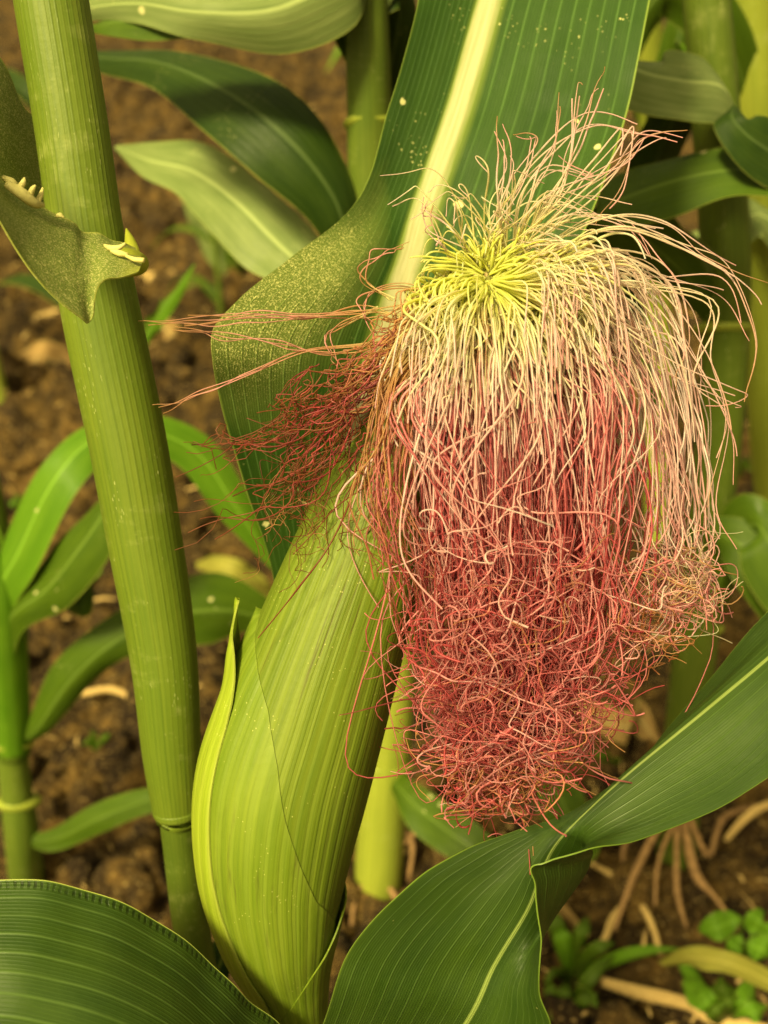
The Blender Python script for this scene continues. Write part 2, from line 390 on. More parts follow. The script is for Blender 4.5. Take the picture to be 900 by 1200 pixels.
# ------------------------------------------------------------ tubes
def frames(P):
    T = np.gradient(P, axis=0); T /= np.linalg.norm(T, axis=-1, keepdims=True)+1e-12
    ref = np.array([0.03, CP, -SP]); ref = ref/np.linalg.norm(ref)
    A = np.cross(T, ref); A /= np.linalg.norm(A, axis=-1, keepdims=True)+1e-12
    return T, A, np.cross(A, T)
def tube(name, P, R, mat, sides=28, ribs=0.0, ribn=20, cap=True):
    P = np.asarray(P, float); R = np.asarray(R, float); n = len(P)
    T, A, B = frames(P); th = np.linspace(0, 2*np.pi, sides+1)
    V = P[:, None]+(R[:, None]*(1+ribs*np.cos(th*ribn)[None]))[..., None]*(A[:, None]*np.cos(th)[None, :, None]+B[:, None]*np.sin(th)[None, :, None])
    L = np.concatenate([[0], np.cumsum(np.linalg.norm(np.diff(P, axis=0), axis=1))]); L /= L[-1]
    uv = np.stack(np.meshgrid(th/(2*np.pi), L), -1).reshape(-1, 2)
    V = V.reshape(-1, 3); f = grid_faces(sides+1, n)
    if cap:
        c0 = len(V); V = np.concatenate([V, P[:1], P[-1:]]); uv = np.concatenate([uv, [[.5, 0], [.5, 1]]])
        i = np.arange(sides); o = (n-1)*(sides+1)
        f = np.concatenate([f, np.stack([i+1, i, np.full(sides, c0), np.full(sides, c0)], -1)[:, [0, 1, 2, 2]][:, :4]*1, np.stack([o+i, o+i+1, np.full(sides, c0+1), np.full(sides, c0+1)], -1)])
        tri = f[len(f)-2*sides:]; quads = f[:len(f)-2*sides]
        return mixed_mesh(name, V, quads, tri[:, :3], mat, uv)
    return new_mesh(name, V, f, mat, uv)
def mixed_mesh(name, V, Q, T3, mat, uv=None):
    me = bpy.data.meshes.new(name)
    loops = np.concatenate([Q.ravel(), T3.ravel()]).astype(np.int32)
    me.vertices.add(len(V)); me.vertices.foreach_set('co', np.asarray(V, np.float32).ravel())
    me.loops.add(len(loops)); me.loops.foreach_set('vertex_index', loops)
    nf = len(Q)+len(T3); me.polygons.add(nf)
    ls = np.concatenate([np.arange(len(Q))*4, len(Q)*4+np.arange(len(T3))*3]).astype(np.int32)
    me.polygons.foreach_set('loop_start', ls); me.update(calc_edges=True)
    me.polygons.foreach_set('use_smooth', np.ones(nf, bool))
    if uv is not None: me.uv_layers.new(name='UVMap').data.foreach_set('uv', np.asarray(uv, np.float32)[loops].ravel())
    me.materials.append(mat); me.validate(); return me
def ptube(name, path, mat, parent=None, n=40, sides=20, label=None, **k):
    """path: (px, py, d, radius_px)"""
    P = spline(np.array(path, float), n)
    return link(name, tube(name, at(P[:, :3]), np.maximum(P[:, 3], .2)*P[:, 2]/F, mat, sides, **k), parent, label)

# ============================================================ ground
def soil_height(x, y):
    f = 1/(1+np.hypot(x, y-2)/12)
    h = (vnoise(x*3.1, y*3.1, 1)-.5)*.07+(vnoise(x*9, y*9, 2)-.5)*.06+(np.abs(vnoise(x*20, y*20, 3)-.5))*.075
    h = h+np.abs(vnoise(x*44, y*44, 7)-.5)*.045+(vnoise(x*75, y*75, 4)-.5)*.016+(vnoise(x*130, y*130, 5)-.5)*.007
    return h*f
def axis(c0, c1, step, far):
    a = np.arange(c0, c1+1e-9, step); g = []; s = step; p = c1
    while p < far: s *= 1.18; p += s; g.append(p)
    b = []; s = step; p = c0
    while p > -far: s *= 1.18; p -= s; b.append(p)
    return np.concatenate([b[::-1], a, g])
gx = axis(-1.3, 1.3, .0085, 400); gy = axis(.30, 3.6, .0085, 400)
X, Y = np.meshgrid(gx, gy); Z = soil_height(X, Y)
link('ground', new_mesh('ground', np.stack([X, Y, Z], -1), grid_faces(len(gx), len(gy)), m_soil), kind='structure')

# clods and crumbs: nobody could count them
def ico():
    t = (1+5**.5)/2
    v = np.array([[-1, t, 0], [1, t, 0], [-1, -t, 0], [1, -t, 0], [0, -1, t], [0, 1, t], [0, -1, -t], [0, 1, -t], [t, 0, -1], [t, 0, 1], [-t, 0, -1], [-t, 0, 1]])/math.hypot(1, t)
    f = [[0, 11, 5], [0, 5, 1], [0, 1, 7], [0, 7, 10], [0, 10, 11], [1, 5, 9], [5, 11, 4], [11, 10, 2], [10, 7, 6], [7, 1, 8], [3, 9, 4], [3, 4, 2], [3, 2, 6], [3, 6, 8], [3, 8, 9], [4, 9, 5], [2, 4, 11], [6, 2, 10], [8, 6, 7], [9, 8, 1]]
    v = list(map(tuple, v)); out = []; cache = {}
    def mid(a, b):
        k = (min(a, b), max(a, b))
        if k not in cache:
            m = (np.array(v[a])+np.array(v[b])); v.append(tuple(m/np.linalg.norm(m))); cache[k] = len(v)-1
        return cache[k]
    for a, b, c in f:
        x, y, z = mid(a, b), mid(b, c), mid(c, a); out += [[a, x, z], [b, y, x], [c, z, y], [x, y, z]]
    return np.array(v), np.array(out)
iv, jf = ico()
VV, FF = [], []; o = 0
for k in range(6000):
    y = .45+3.4*rng.random()**1.4; x = rng.uniform(-.6-.55*y, .6+.55*y)
    r = .003+.026*rng.random()**4
    q = iv*(1+rng.normal(size=(len(iv), 1))*.16)*np.array([1, rng.uniform(.6, 1), rng.uniform(.5, .9)])
    a = rng.uniform(0, 6.28); c, s = math.cos(a), math.sin(a); q = q@np.array([[c, s, 0], [-s, c, 0], [0, 0, 1]])
    VV.append(q*r+[x, y, float(soil_height(np.array(x), np.array(y)))+r*.2]); FF.append(jf+o); o += len(iv)
link('soil_clods', new_mesh('soil_clods', np.concatenate(VV), np.concatenate(FF), m_soil), kind='stuff', label='brown clods and crumbs of tilled soil between the rows', cat='soil')

# ============================================================ the maize plant in front
PX0 = at((262, 1330, .62))
plant = thing('maize_plant', (PX0[0], PX0[1]-.02, 0), 'foreground maize plant with thick green stalk and an ear trailing long pink silk', 'maize plant')
base = np.array([PX0[0]-.01, PX0[1]+.0, 0.0])
def wp(P):  # world point -> (px, py, d, ...) pseudo control for mixed paths
    P = np.asarray(P)-np.array([0, 0, H]); d = P[1]*CP-P[2]*SP; v = P[1]*SP+P[2]*CP
    return [P[0]*F/d+450, 600-v*F/d, d]
SD = {-90: .425, 0: .430, 150: .440, 300: .452, 500: .470, 700: .492, 850: .510, 950: .524, 1080: .545}
# upper sheathed stalk, ends over the lower internode at y 945
ptube('leaf_sheath', [(46, -90, .425, 43), (60, 0, .430, 43), (84, 150, .440, 42.5), (101, 270, .449, 43), (119, 370, .458, 45.5), (150, 520, .472, 45), (171, 640, .485, 43), (183, 710, .493, 41), (194, 790, .502, 38), (201, 880, .514, 34), (207, 943, .523, 29), (208, 949, .5235, 28)],
      m_sheath, plant, n=90, sides=64, ribs=.0022, ribn=31)
bp = wp(base); b1 = wp(base+np.array([.0, .0, .15]))
ptube('stalk', [(205, 900, .517, 22), (208, 952, .5235, 21.5), (213, 1000, .532, 21), (220, 1060, .543, 21), (229, 1120, .555, 22), (240, 1220, .58, 25), b1+[28*.62/b1[2]], bp+[30*.62/bp[2]]], m_stalk, plant, n=70, sides=40, ribs=.004, ribn=23)
ptube('node_ring', [(207.5, 946, .5228, 28.5), (208, 950, .5232, 28.3), (208.5, 954, .5238, 25.5), (209, 962, .5243, 21.9)], m_sheath, plant, n=10, sides=40)

# leaf with collar, upper left
fr = [[(163, 318, .430), (166, 305, .428), (158, 290, .431)],
      [(140, 326, .424), (146, 305, .421), (142, 286, .424)],
      [(120, 336, .420), (124, 306, .416), (122, 280, .419)],
      [(108, 372, .417), (104, 318, .411), (100, 272, .414)],
      [(92, 377, .413), (84, 310, .405), (84, 262, .410)],
      [(48, 335, .402), (48, 288, .396), (48, 243, .402)],
      [(0, 262, .390), (-2, 240, .386), (-4, 208, .392)],
      [(-60, 170, .374), (-62, 150, .372), (-64, 120, .378)],
      [(-120, 90, .360), (-124, 70, .358), (-128, 30, .365)]]
fr = [[(a[0], a[1], a[2]-.026), (b[0], b[1], b[2]-.012), (c[0], c[1], c[2]+.004)] for a, b, c in fr]
leafc = link('leaf', blade_mesh('leaf', fr, m_colleaf, 25, 70, ripple=.0012), plant, 'crinkled leaf dusted with pollen where it clasps the stalk')
rr = [[(60, 262, .470), (62, 245, .472), (64, 225, .474)],
      [(46, 238, .468), (50, 200, .472), (54, 150, .476)],
      [(20, 222, .452), (26, 160, .458), (30, 125, .462)],
      [(-4, 206, .436), (0, 130, .444), (-2, 68, .450)],
      [(-64, 118, .412), (-60, 60, .420), (-60, -20, .426)],
      [(-130, 30, .39), (-126, -30, .398), (-126, -110, .405)]]
link('rear_half', blade_mesh('rear_half', rr, m_colleaf, 21, 50, ripple=.001), leafc)
# collar: swollen band wrapping the stalk front to the right side
def blob(name, P, R, mat, parent, flat=1.0, sides=20):
    Pc = spline(np.array([list(p)+[r] for p, r in zip(P, R)], float), 26)
    return link(name, tube(name, at(Pc[:, :3]), np.maximum(Pc[:, 3], .3)*Pc[:, 2]/F, mat, sides), parent)
blob('collar', [(110, 300, .424), (126, 304, .420), (142, 307, .420), (154, 308, .424), (163, 309, .431), (167, 309, .436)], [6, 13, 17, 16, 12, 3], m_collar, plant)
blob('auricle', [(148, 268, .445), (152, 282, .443), (156, 296, .440), (158, 308, .437)], [1, 6, 8, 5], m_collar, plant)
for a in [[(122, 287, .415, 1.5), (130, 291, .411, 4), (140, 290, .410, 3.2), (147, 285, .410, 1.5)], [(130, 294, .409, 2), (140, 297, .408, 4), (150, 299, .408, 2.5)],
          [(148, 300, .407, 2), (158, 304, .406, 3), (169, 305, .405, 3)],
          [(4, 208, .392, 3), (14, 214, .390, 5), (22, 222, .392, 3)], [(8, 216, .388, 5), (24, 226, .388, 7), (40, 238, .392, 6), (50, 240, .397, 3)], [(22, 222, .389, 4), (27, 214, .388, 3.5), (29, 208, .388, 1)],
          [(34, 232, .391, 4), (38, 222, .390, 3.5), (42, 217, .390, 1.2)], [(44, 236, .394, 4), (48, 228, .394, 3), (50, 220, .395, 1)], [(66, 254, .402, 1.5), (70, 252, .401, 3), (75, 255, .401, 1)]]:
    ptube('anther', a, m_cream, plant, n=12, sides=8)

# tall leaf rising behind the ear
bl = [[(440, -420, .60), (500, -420, .60), (560, -420, .61), (600, -420, .60), (640, -420, .60)],
      [(500, -200, .54), (560, -200, .545), (625, -200, .55), (710, -200, .545), (780, -200, .54)],
      [(502, -60, .52), (545, -60, .528), (592, -60, .531), (688, -60, .523), (772, -60, .515)],
      [(490, 0, .514), (528, 0, .522), (572, 0, .526), (668, 0, .518), (762, 0, .508)],
      [(458, 120, .506), (494, 122, .514), (537, 122, .518), (640, 120, .511), (739, 110, .500)],
      [(420, 232, .499), (452, 235, .508), (499, 235, .512), (600, 240, .506), (702, 232, .494)],
      [(340, 303, .474), (418, 300, .490), (480, 300, .506), (570, 320, .502), (660, 330, .496)],
      [(278, 352, .455), (378, 352, .476), (462, 360, .500), (545, 400, .500), (630, 430, .498)],
      [(247, 400, .447), (345, 408, .471), (446, 425, .498), (525, 470, .502), (590, 520, .50)],
      [(259, 475, .462), (340, 480, .480), (430, 490, .500), (495, 540, .508), (550, 600, .510)],
      [(288, 570, .482), (345, 570, .495), (408, 570, .508), (460, 610, .514), (505, 660, .516)],
      [(322, 690, .512), (350, 690, .516), (385, 690, .520), (420, 710, .522), (450, 730, .522)],
      [(318, 850, .550), (330, 850, .552), (350, 850, .553), (365, 850, .552), (380, 850, .550)],
      [(280, 1010, .572), (286, 1010, .570), (300, 1010, .570), (308, 1010, .570), (314, 1010, .572)],
      [(225, 1180, .585), (232, 1180, .583), (240, 1180, .583), (248, 1180, .583), (255, 1180, .585)]]
blm, blr = blade_mesh('leaf', bl, m_bigleaf, 41, 170, ripple=.0015, rib=(.5, .054, m_rib, .0, .97))
bigleaf = link('leaf', blm, plant, 'tall broad leaf behind the ear with a pale midrib and pollen on its bent shoulder')
link('midrib', blr, bigleaf)

# lower right leaf
ll = [[(240, 1330, .60), (245, 1330, .60), (250, 1330, .60), (255, 1330, .60), (262, 1330, .60)],
      [(330, 1330, .50), (370, 1340, .51), (420, 1350, .515), (470, 1360, .51), (500, 1360, .50)],
      [(378, 1200, .432), (450, 1210, .44), (535, 1215, .446), (585, 1230, .438), (634, 1240, .426)],
      [(405, 1125, .415), (490, 1130, .424), (580, 1130, .430), (607, 1150, .424), (633, 1160, .410)],
      [(470, 1046, .410), (545, 1060, .420), (618, 1066, .424), (636, 1092, .432), (630, 1100, .401)],
      [(540, 1000, .412), (592, 1018, .419), (634, 1022, .421), (682, 1030, .440), (627, 1045, .396)],
      [(605, 973, .418), (632, 985, .419), (652, 988, .419), (694, 1002, .428), (628, 1014, .393)],
      [(668, 952, .424), (674, 955, .421), (682, 957, .418), (690, 988, .408), (668, 999, .394)],
      [(745, 898, .432), (742, 900, .425), (740, 904, .417), (766, 950, .404), (745, 985, .396)],
      [(820, 812, .442), (825, 820, .432), (830, 830, .420), (860, 895, .408), (862, 935, .400)],
      [(905, 712, .452), (915, 725, .442), (930, 745, .430), (955, 800, .418), (975, 850, .412)],
      [(1060, 560, .47), (1070, 575, .462), (1085, 600, .455), (1110, 650, .445), (1120, 690, .44)],
      [(1240, 480, .50), (1242, 485, .498), (1245, 492, .497), (1250, 500, .497), (1255, 510, .497)]]
link('leaf', blade_mesh('leaf', ll, m_lowleaf, 41, 170, ripple=.0008), plant, 'long leaf at lower right that folds over and twists beneath the silk')
# bottom left leaf
bo = [[(-420, 1240, .43), (-420, 1260, .43), (-420, 1290, .43)],
      [(-260, 1100, .400), (-260, 1220, .385), (-260, 1360, .40)],
      [(-120, 1048, .392), (-110, 1200, .368), (-110, 1400, .385)],
      [(0, 1031, .392), (-10, 1190, .366), (-30, 1400, .380)],
      [(80, 1038, .397), (60, 1200, .370), (30, 1400, .382)],
      [(160, 1066, .407), (130, 1220, .378), (90, 1410, .388)],
      [(230, 1112, .420), (195, 1250, .392), (150, 1420, .400)],
      [(285, 1166, .434), (245, 1290, .41), (205, 1430, .415)],
      [(335, 1212, .455), (300, 1330, .44), (255, 1440, .445)],
      [(345, 1300, .50), (320, 1350, .50), (290, 1400, .50)],
      [(290, 1330, .59), (270, 1335, .59), (250, 1340, .59)]]
link('leaf', blade_mesh('leaf', bo, m_botleaf, 41, 120, ripple=.0006), plant, 'broad dark leaf at lower left with a finely ticked pale margin')

# ------------------------------------------------------------ the ear
AX = np.array([(362, 1290, .520, 30), (352, 1210, .498, 28), (338, 1150, .484, 44), (328, 1090, .474, 68), (324, 1010, .466, 90), (334, 920, .460, 103), (360, 830, .456, 100), (390, 740, .452, 92), (418, 660, .449, 84),
               (446, 580, .446, 75), (480, 500, .443, 62), (520, 420, .440, 46), (552, 360, .437, 30), (575, 322, .434, 14)], float)
AXn = 200
AXS = spline(AX, AXn); AXP = at(AXS[:, :3]); AXR = AXS[:, 3]*AXS[:, 2]/F*.95
AT, AA, AB = frames(AXP)
AB = -AB if AB[100] @ np.array([0, CP, -SP]) > 0 else AB       # toward the camera
AA = AA if AA[100][0] > 0 else -AA
def ear_pt(t, th, off=0.0):
    i = np.clip(t, 0, 1)*(AXn-1); a = np.floor(i).astype(int); a = np.minimum(a, AXn-2); f = (i-a)[..., None]
    L = lambda Q: Q[a]*(1-f)+Q[a+1]*f
    r = (AXR[a]*(1-f[..., 0])+AXR[a+1]*f[..., 0])
    rr = r*(1+.006*np.cos(7*th+1.3)+.002*np.cos(16*th+2*np.asarray(t)))+off
    return L(AXP)+rr[..., None]*(L(AA)*np.cos(th)[..., None]+L(AB)*np.sin(th)[..., None])
ys = AXS[:, 1]
def t_of(y): return float(np.interp(-y, -ys, np.linspace(0, 1, AXn)))
def husk(name, fn, mat, parent, nu=40, nv=90, thick=.0007, label=None, closed=False, edgek=.15):
    U, V = np.meshgrid(np.linspace(0, 1, nu), np.linspace(0, 1, nv))
    t, th, off = fn(U, V); A = ear_pt(t, th, off); B = ear_pt(t, th, off-thick)
    n0 = nu*nv; f = grid_faces(nu, nv)
    ring = np.concatenate([np.arange(nu), np.arange(1, nv)*nu+nu-1, (nv-1)*nu+np.arange(nu-2, -1, -1), np.arange(nv-2, 0, -1)*nu]); r2 = np.roll(ring, -1)
    edge = np.zeros_like(U) if closed else edgek*np.clip(1-np.minimum(U, 1-U)/.03, 0, 1)
    uv = np.stack([((th-th.min())/(2*np.pi)*2.0), V], -1).reshape(-1, 2)
    return link(name, new_mesh(name, np.concatenate([A.reshape(-1, 3), B.reshape(-1, 3)]), np.concatenate([f, f[:, ::-1]+n0, np.stack([ring, ring+n0, r2+n0, r2], -1)]), mat, np.concatenate([uv, uv]), col=np.repeat(np.tile(edge.reshape(-1), 2)[:, None], 3, 1), sharp=not closed), parent, label)
D = math.radians
# inner husk = the closed body of the ear
def body(U, V): return V, U*2*np.pi-np.pi/2, np.zeros_like(U)
ear = husk('ear', body, m_husk, plant, 90, 130, label='green husked ear leaning right with its tip under the silk', closed=True)
def iy(pts):
    p = sorted((t_of(y), D(a)) for y, a in pts); tt = [a for a, b in p]; aa = [b for a, b in p]
    return lambda t: np.interp(t, tt, aa)
# front-left outer husk, its right margin sweeping down to the right
rA = iy([(1290, -60), (1180, -30), (1130, 0), (1090, 4), (1050, 32), (1020, 50), (970, 67), (920, 81), (870, 94), (820, 112), (780, 138), (750, 164), (742, 178)])
lA = iy([(1290, 260), (1090, 250), (950, 235), (850, 215), (780, 200), (750, 186), (742, 180)])
def hA(U, V):
    t = t_of(1270)+(t_of(742)-t_of(1270))*V; a, b = rA(t), lA(t)
    return t, a+(b-a)*U, .0004+.0016*np.clip(U*3,0,1)+.0006*V*U
husk('husk_leaf', hA, m_husk2, ear, 90, 120)
# narrow husk at the far left with a free pointed tip
rB = iy([(1290, 105), (1130, 112), (1080, 122), (1000, 130), (900, 134), (830, 138), (780, 148), (742, 180)])
lB = iy([(1290, 270), (1100, 262), (1000, 250), (900, 232), (830, 210), (780, 194), (742, 186)])
def hB(U, V):
    t = t_of(1270)+(t_of(742)-t_of(1270))*V; a, b = rB(t), lB(t)
    s = np.clip((V-.80)/.20, 0, 1)
    return t, a+(b-a)*U, .0030+.0006*np.sin(U*9)+.0085*s**1.8+.0010*np.sin(V*55+U*5)*s
husk('husk_leaf', hB, m_husk3, ear, 40, 100, edgek=.8, label='narrow outer husk with a free frayed tip on the left side')
# low wrap at the base: its upper margin climbs to the right
def hC(U, V):
    th = D(-120)+D(300)*U
    top = np.interp(U, [0, .3, .44, .56, .66, .8, 1], [t_of(1040), t_of(1045), t_of(1066), t_of(1105), t_of(1140), t_of(1176), t_of(1196)])
    return 0.0+(top-0.0)*V, th, .0032-.0006*V
husk('husk_leaf', hC, m_husk2, ear, 50, 60, edgek=.1)
# ------------------------------------------------------------ the silk
SV, SF, SC = [], [], []; soff = 0; singles = []
PAL = {k: np.array(v) for k, v in dict(root=(.78, .80, .22), yel=(.88, .82, .44), cream=(.88, .78, .60), pink=(.86, .47, .50), pale=(.90, .66, .66),
       rose=(.72, .25, .29), crim=(.56, .10, .13), deep=(.30, .05, .06), brown=(.28, .09, .04), oran=(.58, .33, .15)).items()}
def ramp(t, stops):
    ts = [s[0] for s in stops]; cs = np.array([PAL[s[1]] for s in stops])
    return np.stack([np.interp(t, ts, cs[:, k]) for k in range(3)], -1)
def strand(ctrl, stops, n=46, cut=1.0, wav=(2, 8), curl=0.0, cf=4.0, r=.00042, start=.5, single=False, sides=4, bright=1.0, rootfat=0.0, nk=5):
    """ctrl: (px, py, d) control points; wav = low-frequency drift in px at start/end; curl = kink amplitude in px after start"""
    global soff
    P = spline(np.array(ctrl, float), n*3); m = max(8, int(n*3*cut)); P = P[:m]
    P = P[np.linspace(0, m-1, n).astype(int)]
    t = np.linspace(0, 1, n)*cut
    a = wav[0]+(wav[1]-wav[0])*t; a = a*np.clip(t*8, 0, 1)
    nz = smooth_noise(n, 3, nk)
    P[:, 0] += a*nz[:, 0]*.8; P[:, 1] += a*nz[:, 1]*.6; P[:, 2] += a*nz[:, 2]*.00035
    if curl > 0:
        e = np.clip((t-start)/.35, 0, 1)*curl; k = int(cf*2+4)
        nz = smooth_noise(n, 3, k); ph = np.cumsum(np.full(n, cf*6.28/n)*(1+.5*smooth_noise(n, 1, 5)[:, 0])) + rng.uniform(0, 6.28)
        P[:, 0] += e*(np.cos(ph)*.8+nz[:, 0]*.6); P[:, 1] += e*(np.sin(ph)*.6+nz[:, 1]*.5); P[:, 2] += e*(np.cos(ph*.7+1)*.7+nz[:, 2]*.5)*.00035
    W = at(P); R = r*(1.1-.6*t+rootfat*np.exp(-(t/.10)**2))*(1+.15*smooth_noise(n, 1, 8)[:, 0]); R = np.clip(R, r*.4, r*(1.4+rootfat))
    R = R*.9; T, A, B = frames(W); th = np.arange(sides)*2*np.pi/sides
    V = W[:, None]+R[:, None, None]*(A[:, None]*np.cos(th)[None, :, None]+B[:, None]*np.sin(th)[None, :, None])
    c = ramp(t, stops)*bright; c = np.repeat(np.clip(c, 0, .85)[:, None], sides, 1).reshape(-1, 3)
    V = V.reshape(-1, 3); f = grid_faces(sides, n, True)
    if single: singles.append((V, f, c))
    else: SV.append(V); SF.append(f+soff); SC.append(c); soff += len(V)
U = rng.uniform; Nn = rng.normal
def root():
    a = U(0, 6.28); r = math.sqrt(U(0, 1)); return np.array([574+38*r*math.cos(a), 322+26*r*math.sin(a), .424+U(-.004, .004)])
stA = [[(0, 'root'), (.12, 'root'), (.20, 'yel'), (.28, 'cream'), (.37, 'pink'), (.48, 'rose'), (.65, 'crim'), (1, 'rose')],
       [(0, 'root'), (.12, 'root'), (.20, 'yel'), (.29, 'oran'), (.36, 'rose'), (.52, 'crim'), (.85, 'crim'), (1, 'rose')],
       [(0, 'root'), (.12, 'root'), (.20, 'yel'), (.32, 'cream'), (.48, 'pale'), (.62, 'pink'), (.78, 'rose'), (1, 'crim')],
       [(0, 'yel'), (.2, 'oran'), (.38, 'rose'), (.6, 'deep'), (.8, 'crim'), (1, 'crim')]]
# main fall: strands travel in locks that drift, part and cross
NL = 64; LK = []
for k in range(NL):
    LK.append(dict(w=2*((k+U(0, 1))/NL)-1, l=U(0, 1)**.8, nx=Nn(size=8)*np.array([0, 4, 8, 14, 20, 20, 22, 24]), ny=Nn(size=8)*np.array([0, 4, 8, 12, 16, 18, 24, 24]), len=U(.72, 1.15), sp=U(.5, 1.6)))
NA = 800
for k in range(NA):
    wild = U() < .24
    K = LK[int(U(0, NL))]; w = max(-.86, K['w']*1.0+Nn()*.11); l = np.clip(K['l']+Nn()*.12, 0, 1)
    fd = .388+.044*l; bul = (1-w*w)
    # leave the tip like a fountain: sideways for the outer ones, straight down toward the viewer for the middle ones
    ang = math.pi/2-w*(1.45 if w > 0 else 1.2)+U(-.25, .25)
    rr_ = 50*U(); aa_ = ang+Nn()*(.25+.9*(1-rr_/50)); R0 = np.array([573+rr_*math.cos(aa_)*1.1, 330+.8*rr_*math.sin(aa_),   .4135+.011*(rr_/54)])
    q1 = rr_+U(30, 46); up = U(0, 26)*(l+.2)
    X = [R0[0], 573+q1*math.cos(ang)*1.25, 584+w*(112 if w > 0 else 92), 598+w*130, 604+w*116, 603+w*98, 602+w*72, 598+w*46]
    Yv = [R0[1], 326+q1*math.sin(ang)*.75-up, 384+14*bul+(36 if w < 0 else 14)*abs(w)-up*.6, 475, 600, 730, 838-25*abs(w), 898-25*abs(w)+U(-20, 25)]
    Dv = [R0[2], .404+.012*l, fd+.010, fd+.006, fd+.006, fd+.010, fd+.016, fd+.019]
    j = 2.2 if wild else 1.0; js = K['sp']*j*1.15; arc = Nn()*(40 if wild else 22); dr = Nn()*13
    if K['w'] < -.4: arc, dr = abs(arc)*.6, abs(dr)
    c = [(X[i]+arc*math.sin(math.pi*i/8)+dr*i/7+K['nx'][i]+Nn()*(0, 2, 5, 8, 11, 13, 15, 17)[i]*js, Yv[i]+K['ny'][i]+Nn()*(0, 3, 7, 10, 12, 14, 16, 18)[i]*j, Dv[i]+(-.006*U() if wild else 0)) for i in range(8)]
    if l < .40: st = stA[0] if U() < .72 else stA[2]
    elif l < .7: st = stA[0] if U() < .55 else stA[1]
    else: st = stA[1] if U() < .6 else stA[3]
    if wild: st = stA[2]
    strand(c, st, n=56, cut=min(1, K['len']*U(.55, 1.15)), wav=(4, 26 if wild else 12), curl=U(2, 7) if wild else U(3, 12), cf=U(2, 5), r=U(.00028, .00054), start=U(.45, .72), bright=U(.85, 1.15), rootfat=.7, single=(l < .35 and k % 4 == 0 and len(singles) < 120))
for k in range(520):     # fine under-strands lying close on the added filler body
    w = U(-1, 1); x0 = 575+w*40
    c = [(x0, 328+abs(w)*12, .418), (580+w*80, 380, .403), (595+w*102, 460, .398), (603+w*100, 560, .397), (604+w*88, 660, .399), (602+w*68, 760, .404), (600+w*46, 850, .412)]
    dd = .022*w*w
    c = [(x+Nn()*7, y+Nn()*9, d+dd+U(-.003, .004)) for x, y, d in c]
    strand(c, [(0, 'root'), (.12, 'yel'), (.22, 'oran'), (.34, 'rose'), (.6, 'crim'), (1, 'crim')] if U() < .7 else [(0, 'yel'), (.25, 'cream'), (.5, 'pink'), (1, 'rose')], n=44, cut=U(.6, 1), wav=(3, 13), curl=U(2, 9), cf=U(2, 5), r=U(.00015, .00028), start=.5, bright=U(.6, 1.1))
# crown: short pale strands radiating over the tip
for k in range(300):
    a = U(-.55, 2.75); rr = U(50, 140)*(1-.35*max(0, -math.cos(a))); r0 = 50*U(); R0 = np.array([573+r0*math.cos(a)*1.1, 330+r0*math.sin(a)*.8, .4125+.011*(r0/54)])
    dx, dy = math.cos(a)*rr*.95, math.sin(a)*rr*.78
    c = [R0, R0+np.array([dx*.4, dy*.38, -.012]), R0+np.array([dx*.8, dy*.9, -.020]), R0+np.array([dx*1.0, dy*1.25+30, -.026]), R0+np.array([dx*1.08, dy*1.4+U(60, 170), -.03])]
    strand(c, [(0, 'root'), (.2, 'root'), (.38, 'yel'), (.6, 'cream'), (.8, 'pale'), (1, 'pink')], n=34, wav=(2, 12), curl=U(0, 4), cf=2, r=U(.00038, .00062), cut=U(.6, 1), bright=U(.9, 1.15), rootfat=.8, nk=3)
for k in range(110):     # short bright strands right over the tip, covering the parting
    a = U(0, 6.28); r0 = 26*math.sqrt(U()); R0 = np.array([573+r0*math.cos(a), 322+r0*.8*math.sin(a), .4135+U(-.002, .003)]); b = a+Nn()*.4; L = U(40, 90)
    c = [R0, R0+np.array([math.cos(b)*L*.45, math.sin(b)*L*.35+2, -.004]), R0+np.array([math.cos(b)*L*.85, math.sin(b)*L*.7+14, -.004]), R0+np.array([math.cos(b)*L, math.sin(b)*L*.85+50, .0])]
    strand(c, [(0, 'root'), (.45, 'root'), (.75, 'yel'), (1, 'cream')], n=24, wav=(1, 5), cut=U(.6, 1), r=U(.0004, .00062), bright=U(.9, 1.1), nk=3)
# right-hand sweep
for k in range(85):
    R0 = root(); q = U(-.9, 1)
    c = [R0, (640+20*q, 292+U(-10, 40), .410), (725+40*q, 330+U(-30, 60), .405+.03*U()), (762+46*q, 420+U(-20, 50), .41+.03*U()), (782+42*q, 535+U(-30, 30), .415+.03*U()), (788+42*q, 620+U(-25, 35), .42+.03*U()),
         (796+42*q, 672+U(-20, 25), .42+.02*U()), (770+70*q, 712+U(-15, 15), .42), (740+U(0, 60), 690+U(-30, 40), .42)]
    strand(c, [(0, 'yel'), (.12, 'cream'), (.4, 'pale'), (.7, 'pale' if U() < .5 else 'pink'), (.85, 'rose' if U() < .3 else 'pink'), (1, 'pink')], n=60, cut=U(.45, 1), wav=(6, 34), curl=U(4, 15), cf=U(3, 7), start=.45, r=U(.0003, .00046), bright=U(.85, 1.2), single=k % 5 == 0)
